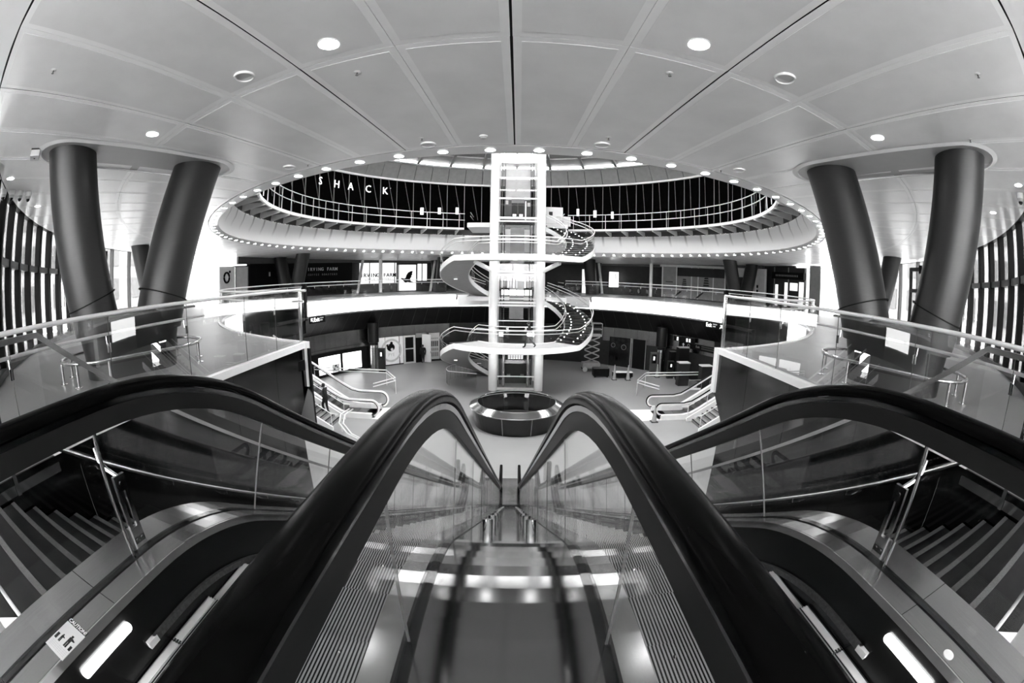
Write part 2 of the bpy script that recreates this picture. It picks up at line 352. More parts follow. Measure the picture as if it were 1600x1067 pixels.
# skylight: radial trusses, ring purlins, open glass to the sky
for i in range(30):
    a = -180 + i * 12.0
    MB().loft([[pc(r, a - w, z) for w, z in ((0.5, z0), (-0.5, z0), (-0.5, z1), (0.5, z1))] for r, z0, z1 in ((14.45, 11.35, 11.75), (11.8, 12.35, 12.7))]).build('skylight_rib', 'grey', drum)
for r, z in ((13.2, 12.05), (11.9, 12.55)):
    MB().tube([pc(r, a, z) for a in lin(-180, 174, 59)], 0.06, 6, loop=True).build('skylight_ring', 'lgrey', drum)
MB().sheet([(14.45, 11.62), (12.5, 12.34)], -180, 180, 90).build('louvre_and_light_mask', 'grey', drum)
lv = []
for a in lin(-180, 180, 90):   # unseen roof closure, its opening shifted to steer skylight onto the near floor
    lv.append([pc(11.9, a, 12.55), pc(5.6, a, 14.6, Vector((0.22, 15.6, 0)))])
MB().loft(lv, closed=False).build('louvre_and_light_mask', 'grey', drum)
# white letters on the dark glazing, made brighter by an added glow
sg = thing('sign_lettering', 'white capital letters SHACK on the dark upper glazing', 'sign', pc(14.9, -120, 8.3))
for ch, a in (('S', -107.8), ('H', -114.6), ('A', -120.2), ('C', -127.0), ('K', -133.4)):
    x = Vector((-math.cos(math.radians(a)), -math.sin(math.radians(a)), 0))
    lettering(ch, 0.86, pc(14.98, a, 8.76), x, (0, 0, 1), 'lightbox', sg, 'letter', extrude=0.02, bold=-0.012)
MB().lathe([(0.05, -0.02), (0.05, 0.02)], pc(14.95, -135.2, 9.05), 10).build('registered_mark', 'white_gloss', sg)
def slips(pairs):
    for a, z, w, h in pairs:
        o = rpanel(14.95, a - w, a + w, z - h, z + h, 0.02).build('taped_notice', 'lightbox')
        tag(o, NOTICE.pop(0), 'notice')
NOTICE = ['lit white paper notice on the dark upper glazing, nearest to the letter K', 'lit white paper notice, middle of three on the dark upper glazing left of the lift',
          'lit white paper notice on the dark upper glazing, nearest to the lift on its left', 'lit white paper notice on the upper glazing right of the lift, nearest to it',
          'lit white paper notice on the upper glazing, middle of three right of the lift', 'lit white paper notice on the upper glazing, farthest right of the lift']
slips([(-147.0, 7.25, .55, .30), (-153.2, 7.35, .5, .28), (-159.4, 7.42, .45, .3), (158.6, 7.45, .4, .32), (152.6, 7.3, .5, .3), (146.4, 7.15, .4, .3)])
# ------------------------------------------------------------------ ring of the street level: LED ribbon, fascias, soffit, concourse wall
ring = thing('wall_ring_fascia', None, None, (C.x, C.y, -0.5), kind='structure')
MB().arc([(RR - 0.03, -1.10), (RR - 0.03, -0.13), (RR + 0.3, -0.13), (RR + 0.3, -1.10)], 154.5, 199.5, 30).build('white_panel', 'white_gloss', ring)
for sx in (-1, 1):
    for k in range(12):
        a0 = 74 + k * 2.55; a = (sx * a0, sx * (a0 + 2.52))
        MB().arc([(RR - 0.02, -2.3), (RR - 0.02, -0.11), (RR + 0.05, -0.11), (RR + 0.05, -2.3)], a[0], a[1], 2).build('fascia_panel', 'darkmirror', ring)
    MB().arc([(RR - 0.01, -2.3), (RR - 0.01, -0.11), (RR + 0.05, -0.11), (RR + 0.05, -2.3)], sx * 19, sx * 73.9, 40).build('fascia_dark', 'fasciadark', ring)
def led(a0, a1, z0, z1, label, marks):
    t = thing('led_ribbon', label, 'display', pc(RR, (a0 + a1) / 2, z0))
    MB().arc([(RR - 0.06, z0), (RR - 0.06, z1), (RR + 0.02, z1), (RR + 0.02, z0)], a0, a1, 36).build('screen', 'led', t)
    MB().arc([(RR - 0.08, z0 - 0.10), (RR - 0.08, z0 - 0.005), (RR + 0.25, z0 - 0.005), (RR + 0.25, z0 - 0.10)], a0, a1, 36).build('bottom_frame', 'grey', t)
    for a, w, h, n in marks:   # pale unreadable strokes on the bright screen
        g = MB()
        for j in range(n):
            aa = a + (j - n / 2) * w
            g.arc([(RR - 0.075, (z0 + z1) / 2 - h * random.uniform(.6, 1)), (RR - 0.075, (z0 + z1) / 2 + h * random.uniform(.4, 1)), (RR - 0.065, (z0 + z1) / 2 + h), (RR - 0.065, (z0 + z1) / 2 - h)], aa - w * .3, aa + w * .3, 1)
        g.build('screen_text', 'ledtext', t)
    return t
led(-159.8, -105.2, -1.13, -0.12, 'bright white LED ribbon display on the balcony edge left of the lift', [(-123, .28, .10, 22), (-152.5, .30, .10, 8)])
led(104.2, 153.7, -1.13, -0.12, 'bright white LED ribbon display on the balcony edge right of the lift', [(133, .28, .10, 22), (107.5, .3, .1, 4)])
led(-73.5, -60, -1.35, -0.12, 'short LED display on the near left curve of the balcony edge', [(-62, .3, .1, 6)])
led(60, 73.5, -1.35, -0.12, 'short LED display on the near right curve of the balcony edge', [(62, .3, .1, 6)])
MB().arc([(15.30, -1.24), (16.75, -2.85), (16.85, -2.80), (15.55, -1.14)], 92, 268, 88).build('sloped_soffit', 'fasciadark', ring)
for k in range(44):
    a = 94 + k * 4
    MB().arc([(15.31, -1.262), (16.74, -2.862), (16.74, -2.855), (15.31, -1.255)], a - 0.06, a + 0.06, 1).build('soffit_joint', 'dgrey', ring)
MB().arc([(15.7, -0.36), (15.7, -0.6), (26, -0.6), (26, -0.36)], 19, 341, 90).build('slab_underside', 'black', ring)
RW = 16.65
cw = thing('wall_concourse', None, None, (C.x, C.y, ZC), kind='structure')
MB().arc([(RW + 0.06, ZC), (RW + 0.06, -2.6), (RW + 0.2, -2.6), (RW + 0.2, ZC)], 90, 270, 90).build('wall_base', 'charcoal', cw)
for sx in (-1, 1): MB().arc([(19.0, ZC), (19.0, -0.5), (19.2, -0.5), (19.2, ZC)], sx * 28, sx * 92, 40).build('wall_near', 'grey', cw)
MB().b2((-9, -4, ZC), (9, -3.8, -0.36)).build('wall_under_landing', 'grey', cw)
for sx in (-1, 1):
    for k in range(13):
        a0 = 108 + k * 3.9
        if sx < 0 or 109 <= a0 <= 150: MB().arc([(RW, -4.05), (RW, -2.83), (RW + 0.04, -2.83), (RW + 0.04, -4.05)], sx * a0, sx * (a0 + 3.86), 2).build('metal_panel', 'wallmetal', cw)
        if a0 < 131 and sx < 0: MB().arc([(RW, -4.32), (RW, -4.07), (RW + 0.04, -4.07), (RW + 0.04, -4.32)], sx * a0, sx * (a0 + 3.86), 2).build('metal_panel', 'wallmetal', cw)
# walls of the street level behind the shops and at the sides
wb = thing('wall_back', None, None, (C.x, C.y, 0), kind='structure')
MB().arc([(22.3, 0), (22.3, 5), (22.5, 5), (22.5, 0)], 101, 259, 80).build('wall_surface', 'charcoal', wb)
MB().arc([(21.9, 3.0), (21.9, 5), (22.3, 5), (22.3, 3.0)], 110, 259, 80).build('shop_bulkhead', 'dgrey', wb)
# ------------------------------------------------------------------ windows and the street outside
def facade(sx, idx):
    RWn = 23.7
    w = thing('window_%d' % idx, None, None, pc(RWn, sx * 45, 0), kind='structure')
    step = 3.3; a = 24.5
    while a < 57:
        aa = sx * a
        top = zc(RWn, aa) + 0.05
        x = rad(aa); t = Vector((-x.y, x.x, 0))
        c = pc(RWn, aa, 0)
        q = [c + x * u + t * v for u, v in ((-0.13, -0.06), (-0.13, 0.06), (0.10, 0.06), (0.10, -0.06))]
        MB().loft([[p + Vector((0, 0, z)) for p in q] for z in (0, top)]).build('mullion', 'black', w)
        q = [c + t * (0.36 * sx) + x * u + t * v for u, v in ((-0.05, -0.10), (-0.05, 0.10), (0.06, 0.10), (0.06, -0.10))]
        MB().loft([[p + Vector((0, 0, z)) for p in q] for z in (0, top)]).build('fin', 'black', w)
        a2 = sx * (a + step)
        for z0, z1 in ((0.15, 2.62), (2.80, top - 0.04)):
            rpanel(RWn + 0.05, aa, a2, z0, z1, 0.015).build('pane', 'window', w)
        MB().arc([(RWn - 0.09, 2.62), (RWn - 0.09, 2.82), (RWn + 0.1, 2.82), (RWn + 0.1, 2.62)], aa, a2, 2).build('transom', 'charcoal', w)
        a += step
    MB().arc([(RWn - 0.2, 0), (RWn - 0.2, 0.16), (RWn + 0.15, 0.16), (RWn + 0.15, 0)], sx * 26.5, sx * 92, 40).build('sill', 'charcoal', w)
    # wide bright entrance bays further round
    while a < 92:
        aa = sx * a; a2 = sx * min(a + 5.2, 92); top = zc(RWn, aa)
        x = rad(aa); t = Vector((-x.y, x.x, 0)); c = pc(RWn, aa, 0)
        q = [c + x * u + t * v for u, v in ((-0.12, -0.06), (-0.12, 0.06), (0.12, 0.06), (0.12, -0.06))]
        b = MB(); b.loft([[p + Vector((0, 0, z)) for p in q] for z in (0, top)]); b.build('mullion', 'dgrey', w)
        rpanel(RWn, aa, a2, 0.15, top, 0.015).build('pane', 'window', w)
        a += 5.2
    return w
facade(-1, 1); facade(1, 2)
# entrance lobby behind the photographer
for sx, nm in ((-1, 'wall_lobby_left'), (1, 'wall_lobby_right')):
    tag(MB().b2((sx * 10.0, -8, 0), (sx * 10.3, 2.0, 4.6)).build(nm, 'lgrey'), kind='structure')
le = thing('wall_lobby_end', None, None, (0, -8, 0), kind='structure')
MB().b2((-10.3, -8.3, 4.2), (10.3, -8, 4.7)).build('lintel', 'dgrey', le)
for k in range(9):
    x = -10.3 + k * 2.55; MB().b2((x, -8.2, 0), (x + 0.12, -8, 4.2)).build('mullion', 'charcoal', le)
    if k < 8: MB().b2((x + 0.12, -8.11, 0.1), (x + 2.55, -8.09, 4.2)).build('pane', 'windowclear', le)
tag(MB().arc([(33.5, -0.5), (33.5, -0.05), (130, -0.05), (130, -0.5)], -180, 180, 72, caps=False).build('ground_outside', 'pavement'), kind='structure')
for sx, lab in ((-1, 'pale office block across the street beyond the left windows'), (1, 'pale office block across the street beyond the right windows')):
    t = thing('office_block', lab, 'building', (sx * 40, 14, -0.05))
    MB().b2((sx * 38, -34, -0.05), (sx * 52, 52, 34)).build('wall', 'facade', t)
    wsrc = None
    for j in range(22):
        for i in range(5):
            y = -32 + j * 3.8; z = 1.0 + i * 3.2
            MB().b2((sx * 37.9, y, z), (sx * 38.05, y + 2.2, z + 2.0)).build('window', 'facadewin', t)
# ------------------------------------------------------------------ escalators
ZD = 0.373; RB = 2.0; S30, C30 = 0.5, math.cos(math.radians(30)); YB = 1.0; DROP = 6.3
YS = YB + RB * S30; ZS = ZD - RB * (1 - C30); LS = (DROP - 2 * RB * (1 - C30)) / math.tan(math.radians(30))
YE = YS + LS; ZE = ZS - LS * math.tan(math.radians(30)); YL = YE + RB * S30
LEN1 = YB + 2.2; LEN2 = RB * math.radians(30); LEN3 = LS / C30; LEN4 = LEN2; LEN5 = 1.7
def epos(s, d=0.0):
    """point at arc length s of the deck line (start y=-2.2) offset d along the normal -> (y,z)"""
    if s <= LEN1: return (-2.2 + s, ZD + d)
    s -= LEN1
    if s <= LEN2:
        t = s / RB; return (YB + (RB + d) * math.sin(t), ZD - RB + (RB + d) * math.cos(t))
    s -= LEN2
    if s <= LEN3: return (YS + s * C30 + d * S30, ZS - s * S30 + d * C30)
    s -= LEN3
    if s <= LEN4:
        t = math.radians(30) - s / RB; cy = YE + RB * S30; cz = ZE + RB * C30
        return (cy - (RB - d) * math.sin(t), cz - (RB - d) * math.cos(t))
    s -= LEN4
    return (YL + s, ZD - DROP + d)
STOT = LEN1 + LEN2 + LEN3 + LEN4 + LEN5
def s_of_y(y):
    lo, hi = 0, STOT
    for _ in range(50):
        m = (lo + hi) / 2
        if epos(m)[0] < y: lo = m
        else: hi = m
    return lo
def epath(s0, s1, x, d=0.0):
    ss = {s0, s1}
    for b in (LEN1, LEN1 + LEN2 + LEN3): ss |= {b + LEN2 * k / 10 for k in range(11)}
    ss = sorted(v for v in ss if s0 <= v <= s1)
    return [Vector((x, *epos(v, d))) for v in ss]
def strip(s0, s1, x0, x1, d0, d1):
    """bar following the deck line, rectangular section"""
    a = epath(s0, s1, 0, d0); b = epath(s0, s1, 0, d1); r = []
    for p, q in zip(a, b): r.append([Vector((x0, p.y, p.z)), Vector((x1, p.y, p.z)), Vector((x1, q.y, q.z)), Vector((x0, q.y, q.z))])
    return MB().loft(r)
def zf(y):
    return epos(s_of_y(y))[1] - ZD
hr_prof = [(-0.030, -0.035), (-0.046, -0.026), (-0.050, -0.008), (-0.045, 0.010), (-0.030, 0.021), (0, 0.026), (0.030, 0.021), (0.045, 0.010), (0.050, -0.008), (0.046, -0.026), (0.030, -0.035)]
CUTS = [0.0, s_of_y(0.62), s_of_y(2.95), s_of_y(5.2), s_of_y(7.6), s_of_y(10.0), s_of_y(12.4), STOT]
GC = [0.0, s_of_y(-0.2), s_of_y(0.95), s_of_y(2.09)] + [s_of_y(2.09) + 1.25 * k for k in range(1, 9)] + [STOT - 0.5]
def balustrade(t, x, far):
    hp = epath(0, STOT - 0.5, x, 0.76); e = hp[-1]
    for k in range(1, 13):
        th = PI * k / 12; hp.append(Vector((x, e.y + 0.30 * math.sin(th), e.z - 0.30 + 0.30 * math.cos(th))))
    hp.append(Vector((x, e.y - 0.3, e.z - 0.6)))
    MB().sweep(hp, hr_prof, side=(1, 0, 0)).build('handrail', 'rubber', t, smooth=True)
    MB().sweep(hp[:-1], [(-0.028, -0.062), (0.028, -0.062), (0.034, -0.036), (-0.034, -0.036)], side=(1, 0, 0)).build('handrail_guide', 'steel_x', t)
    MB().sweep(hp[:-1], [(-0.021, -0.150), (0.021, -0.150), (0.024, -0.064), (-0.024, -0.064)], side=(1, 0, 0)).build('handrail_profile', 'profile', t)
    for k in range(len(GC) - 1):
        strip(GC[k] + 0.006, GC[k + 1] - 0.006, x - 0.006, x + 0.006, 0.0, 0.62).build('glass_panel', 'glassnear', t)
        if k: strip(GC[k] - 0.0022, GC[k] + 0.0022, x - 0.005, x + 0.005, 0.0, 0.62).build('glass_joint', 'dgrey', t)
def escalator(sx, label):
    t = thing('escalator', label, 'escalator', (sx * 0.985, 0, 0))
    X = lambda v: sx * v
    balustrade(t, X(0.325), False); balustrade(t, X(1.70), True)
    for k in range(len(CUTS) - 1):
        s0, s1 = CUTS[k] + 0.002, CUTS[k + 1] - 0.002
        strip(s0, s1, X(0.35), X(0.458), -0.03, 0.0).build('inner_deck', 'steel', t)
        strip(s0, s1, X(1.548), X(1.677), -0.03, 0.0).build('outer_deck', 'steel', t)
        strip(s0, s1, X(1.723), X(1.945), -0.03, 0.002).build('outer_deck', 'steel', t)
    strip(0, STOT, X(0.300), X(0.350), -0.04, 0.008).build('glass_gasket', 'blackgloss', t)
    strip(0, STOT, X(1.677), X(1.723), -0.04, 0.006).build('glass_gasket', 'blackgloss', t)
    strip(0, STOT, X(0.452), X(0.462), -0.62, -0.032).build('skirt_panel', 'skirt', t)
    strip(0, STOT, X(1.546), X(1.556), -0.62, -0.032).build('skirt_panel', 'skirt', t)
    strip(0, STOT, X(1.538), X(1.549), -0.045, -0.002).build('deck_edge', 'chrome', t)
    strip(0, STOT, X(1.940), X(1.948), -0.75, -0.02).build('outer_cladding', 'steel', t)
    strip(s_of_y(0.72), STOT - 1.0, X(1.526), X(1.546), -0.30, -0.265).build('skirt_brush', 'brush', t)
    for k in range(12):
        s = s_of_y(0.25) + 0.62 * k; y, z = epos(s, -0.028); MB().lathe([(0.008, -0.003), (0.006, 0.003)], (0, 0, 0), 8).build('screw', 'chrome', t, loc=None).matrix_basis = Matrix.Translation((X(1.543) - sx * 0.985, y, z)) @ Matrix.Rotation(PI / 2, 4, 'Y')
    # moving steps
    k = 0
    while True:
        y1 = 0.42 + 0.4 * k; y0 = y1 - 0.4
        z = zf(max(y1 - 0.25, 0))
        if y0 > YL + 0.6: break
        st = MB().b2((X(0.470), y0 + 0.004, z - 0.05), (X(1.540), y1 - 0.002, z)); st.build('step', 'tread', t)
        zn = zf(y1 + 0.15)
        if zn < z - 0.02: MB().b2((X(0.470), y1 - 0.03, zn - 0.04), (X(1.540), y1 - 0.008, z - 0.05)).build('riser', 'skirt', t)
        if 0 < k < 10:
            MB().b2((X(1.485), y0 + 0.02, z), (X(1.530), y1 - 0.01, z + 0.003)).build('edge_line', 'lgrey', t)
        k += 1
    cp = MB(); cp.b2((X(0.466), -1.6, -0.04), (X(1.540), 0.10, 0.012))
    for j in range(26): cp.b2((X(0.485 + j * 0.0395), 0.10, -0.01), (X(0.500 + j * 0.0395), 0.17, 0.008))
    cp.build('comb_plate', 'offwhite', t)
    # slim skirt lamp near the comb
    l = MB(); n = 12; ring = []
    for k2 in range(n): th = PI * k2 / (n - 1) - PI / 2; ring.append((0.61 + 0.022 * math.cos(th), 0.245 + 0.022 * math.sin(th)))
    for k2 in range(n): th = PI * k2 / (n - 1) + PI / 2; ring.append((0.24 + 0.022 * math.cos(th), 0.245 + 0.022 * math.sin(th)))
    l.loft([[Vector((X(xx), y, z)) for y, z in ring] for xx in (1.546, 1.532)]); l.build('skirt_lamp', 'lamp', t)
    strip(s_of_y(0.66), s_of_y(0.74), X(1.522), X(1.546), -0.30, -0.265).build('brush_end_cap', 'lgrey', t)
    return t
EL_ = escalator(-1, 'left of the two parallel escalators descending from the camera')
ER_ = escalator(1, 'right of the two parallel escalators descending from the camera')
cd = thing('deck_cover', 'brushed steel cover between the two descending escalators with upright studs', 'metal cover', (0, 0, 0.3))
for k in range(len(CUTS) - 1):
    if k == 1: continue
    s0 = CUTS[k] if k != 0 else 0
    strip(s0 + 0.002, (CUTS[k + 1] if k != 0 else CUTS[2]) - 0.002, -0.30, 0.30, -0.03, 0.0).build('cover_panel', 'steel_x', cd)
sp = None
for k in range(9):
    for x in (-0.15, 0.15):
        y = 2.52 + 0.72 * k; z = epos(s_of_y(y), 0)[1] - 0.02
        yy, zz = epos(s_of_y(y), 0.10)
        MB().cyl((x, y, z), (x, yy, zz), 0.036, n=20).build('stud', 'chrome', cd, smooth=True)
ca = thing('caution_plate', 'white caution plate with figures on the left escalator deck', 'sign', (-1.6, 0.27, 0.375))
MB().b2((-1.675, 0.17, 0.3735), (-1.525, 0.36, 0.376)).build('plate', 'offwhite', ca)
MB().b2((-1.675, 0.36, 0.3735), (-1.525, 0.388, 0.376)).build('heading_bar', 'charcoal', ca)
lettering('CAUTION!', 0.03, (-1.60, 0.374, 0.3768), (1, 0, 0), (0, 1, 0), 'white', ca, 'heading', extrude=0.0004, bold=0.0004)
def fig(cx, cy, h):
    g = MB(); pts = [(-.13, 0), (-.02, 0), (-.02, .42), (.02, .42), (.02, 0), (.13, 0), (.13, .60), (.34, .62), (.34, .70), (.13, .78), (.05, .80), (.08, .86), (.08, .96), (-.08, .96), (-.08, .86), (-.05, .80), (-.13, .78)]
    g.prism([Vector((cx + u * h, cy + v * h, .376)) for u, v in pts], (0, 0, 1), .0008); g.build('figure', 'charcoal', ca)
fig(-1.575, 0.235, 0.085); fig(-1.625, 0.235, 0.055)
MB().b2((-1.665, .235, .376), (-1.648, .275, .3768)).build('trolley_mark', 'charcoal', ca); MB().b2((-1.548, .235, .376), (-1.532, .265, .3768)).build('trolley_mark', 'charcoal', ca)
sm = MB()
for j in range(4):
    for i in range(7): sm.b2((-1.662 + i * .019, .185 + j * .011, .376), (-1.648 + i * .019, .189 + j * .011, .3764))
tag(sm.build('small_print', 'lgrey', ca), kind='stuff')
o = MB().lathe([(0.034, 0.374), (0.034, 0.3765)], (0, 0, 0), 28).build('round_sticker', 'white_gloss', loc=(1.585, 0.265, 0)); o.scale = (0.8, 1.0, 1)
tag(o, 'plain white oval sticker on the right escalator deck', 'sticker')
# slotted steel brackets on the outer decks
for sx, lab in ((-1, 'slotted steel glass bracket standing on the left outer deck'), (1, 'slotted steel glass bracket standing on the right outer deck')):
    X = lambda v: sx * v
    t = thing('glass_bracket', lab, 'bracket', (X(1.78), 1.05, ZD))
    p = MB()
    p.b2((X(1.745), 1.02, ZD), (X(1.765), 1.10, 0.47)); p.b2((X(1.745), 1.02, 0.47), (X(1.765), 1.045, 0.66)); p.b2((X(1.745), 1.075, 0.47), (X(1.765), 1.10, 0.66)); p.b2((X(1.745), 1.02, 0.66), (X(1.765), 1.10, 0.74))
    p.build('slotted_plate', 'chrome', t)
    MB().tube([(X(1.755), 1.06, 0.73), (X(1.82), 1.04, 0.76), (X(1.87), 1.03, 0.80), (X(1.88), 1.03, 0.86)], 0.012, 8).build('hook_arm', 'chrome', t, smooth=True)
    for yy, zz in ((1.04, .40), (1.08, .40), (1.06, .70)): MB().cyl((X(1.742), yy, zz), (X(1.77), yy, zz), 0.010, n=10).build('bolt', 'chrome', t)
    o = MB().b2((X(1.705), 0.945, ZD), (X(1.718), 0.965, 1.0)).build('edge_clip', 'chrome', t)
# ------------------------------------------------------------------ stairs beside the escalators
def stairs(sx, label):
    t = thing('staircase', label, 'stairs', (sx * 3.4, 0.5, 0))
    n = 37; x0, x1 = sx * 1.955, sx * 4.93
    for k in range(n):
        z = -DROP / 38 * k - 0.0; y0 = 0.22 + 0.305 * k; y1 = y0 + 0.305
        s = MB().b2((x0, y0, z - 0.32), (x1, y1, z)).build('stair_step', 'stone', t)
        if k < 24: MB().b2((x0, y1 - 0.055, z), (x1, y1 + 0.004, z + 0.004)).build('nosing', 'nosing', s)
    # wall handrail: level at the top, then falling with the flight, on brackets
    xh = sx * 4.82; pth = [Vector((xh, -1.5, 0.10)), Vector((xh, 1.85, 0.10))] + [Vector((xh, y, 0.02 - 0.585 * (y - 2.0))) for y in lin(2.0, 12.0, 12)] + [Vector((xh, 12.5, -5.8))]
    MB().tube(pth, 0.030, 10).build('wall_handrail', 'chrome', t, smooth=True)
    for y in lin(0.2, 11.5, 9):
        z = 0.10 if y < 1.85 else 0.02 - 0.585 * (y - 2)
        MB().tube([(xh, y, z - 0.02), (xh, y, z - 0.09), (sx * 4.95, y, z - 0.12)], 0.010, 6).build('rail_bracket', 'chrome', t)
    # upper sloping guard rail
    xg = sx * 4.80; pg = [Vector((xg, -1.5, 1.22)), Vector((xg, 2.0, 1.22))] + [Vector((xg, y, 1.22 - 0.605 * (y - 2.0))) for y in lin(2.05, 10.6, 10)]
    MB().sweep(pg, [(-0.02, -0.03), (0.02, -0.03), (0.02, 0.03), (-0.02, 0.03)], side=(1, 0, 0)).build('sloping_rail', 'steel', t)
    for k in range(8):
        ya, yb = 2.0 + k * 1.06, 2.0 + (k + 1) * 1.06 - 0.01
        q = [(ya, 1.19 - 0.605 * (ya - 2)), (yb, 1.19 - 0.605 * (yb - 2)), (yb, 0.14 - 0.585 * (yb - 2)), (ya, 0.14 - 0.585 * (ya - 2))]
        MB().loft([[Vector((xx, y, z)) for y, z in q] for xx in (sx * 4.795, sx * 4.805)]).build('glass_panel', 'glassnear', t)
    return t
stairs(-1, 'dark stone staircase with pale nosings left of the escalators')
stairs(1, 'dark stone staircase with pale nosings right of the escalators')
# dark mirror-finish walls of the well
for sx, nm in ((-1, 'wall_well_left'), (1, 'wall_well_right')):
    w = thing(nm, None, None, (sx * 5.0, 5, -1), kind='structure')
    ys = [-3.6, -1.6, 0.4, 2.4, 4.4, 6.2, 7.8, 9.36]
    for k in range(7):
        ya, yb = ys[k] + 0.004, ys[k + 1] - 0.004
        def zb(y): return -0.50 * (y - 0.5) - 1.5
        q = [(ya, -0.11), (yb, -0.11), (yb, zb(yb)), (ya, zb(ya))]
        if k == 6: q = [(ya, -0.11), (yb, -0.11), (yb, -1.0), (8.75, -1.65), (8.9, zb(8.9)), (ya, zb(ya))]
        MB().loft([[Vector((x, y, z)) for y, z in q] for x in (sx * 4.965, sx * 5.01)]).build('wall_panel', 'darkmirror', w)
    MB().b2((sx * 4.955, -3.6, -0.02), (sx * 5.02, 2.0, 0.06)).build('steel_band', 'chrome', w)
    MB().b2((sx * 4.955, -3.6, -0.30), (sx * 4.97, 2.05, -0.19)).build('steel_band', 'chrome', w)
    MB().b2((sx * 4.92, 1.24, -0.3), (sx * 4.955, 1.30, 1.2)).build('corner_post', 'chrome', w)
# ------------------------------------------------------------------ glass guards at street level
def guard_straight(sx, label):
    t = thing('glass_guard', label, 'railing', (sx * 5.08, 4, 0)); x = sx * 5.08
    MB().tube([(x, -4, 1.29), (x, 9.32, 1.29)], 0.030, 10).build('top_rail', 'rail', t, smooth=True)
    MB().tube([(x + sx * 0.09, -4, 1.03), (x + sx * 0.09, 9.0, 1.03)], 0.022, 10).build('hand_rail', 'rail', t, smooth=True)
    ys = [-3.6, -1.85, -0.1, 1.65, 3.4, 5.15, 6.9, 8.1, 9.3]
    for k in range(len(ys) - 1):
        MB().b2((x - 0.006, ys[k] + 0.006, 0.03), (x + 0.006, ys[k + 1] - 0.006, 1.27)).build('glass_panel', 'glass', t)
        if k:
            MB().b2((x - 0.005, ys[k] - 0.004, 0.03), (x + 0.005, ys[k] + 0.004, 1.27)).build('glass_joint', 'dgrey', t)
            c = MB(); c.b2((x + sx * .012, ys[k] - .03, .80), (x + sx * .03, ys[k] + .03, .92)); c.tube([(x + sx * .03, ys[k], .88), (x + sx * .07, ys[k], .90), (x + sx * .09, ys[k], 1.02)], .008, 6); c.build('rail_bracket', 'chrome', t)
    MB().b2((x - 0.03, 9.26, 0.03), (x + 0.03, 9.34, 1.30)).build('end_post', 'chrome', t)
guard_straight(-1, 'straight glass guard with steel rails along the left edge of the well')
guard_straight(1, 'straight glass guard with steel rails along the right edge of the well')
def guard_ring(sx, label):
    t = thing('glass_guard', label, 'railing', pc(RR, sx * 100, 0)); r = RR + 0.05
    aa = [sx * a for a in lin(19.2, 163, 110)]
    MB().tube([pc(r, a, 1.27) for a in aa], 0.030, 8).build('top_rail', 'rail', t, smooth=True)
    MB().tube([pc(r + 0.08, a, 1.02) for a in aa], 0.024, 8).build('hand_rail', 'rail', t, smooth=True)
    a = 19.4; k = 0
    while a < 162.5:
        b = min(a + 5.6, 163)
        MB().arc([(r, -0.10), (r, 1.25), (r + 0.012, 1.25), (r + 0.012, -0.10)], sx * (a + 0.03), sx * (b - 0.03), 2).build('glass_panel', 'glassfar', t)
        p = pc(r + 0.05, sx * b, 0); c = MB(); c.tube([p + Vector((0, 0, .86)), p + Vector((0, 0, 1.0))], .02, 6); c.build('rail_bracket', 'rail', t)
        a = b
    p = pc(RR + 0.02, sx * 104.6, 0)
    MB().box(p + Vector((0, 0, -0.1)), (0.28, 0.28, 2.6)).build('dark_post', 'black', t)
guard_ring(-1, 'curved glass guard with twin rails round the left half of the atrium')
guard_ring(1, 'curved glass guard with twin rails round the right half of the atrium')
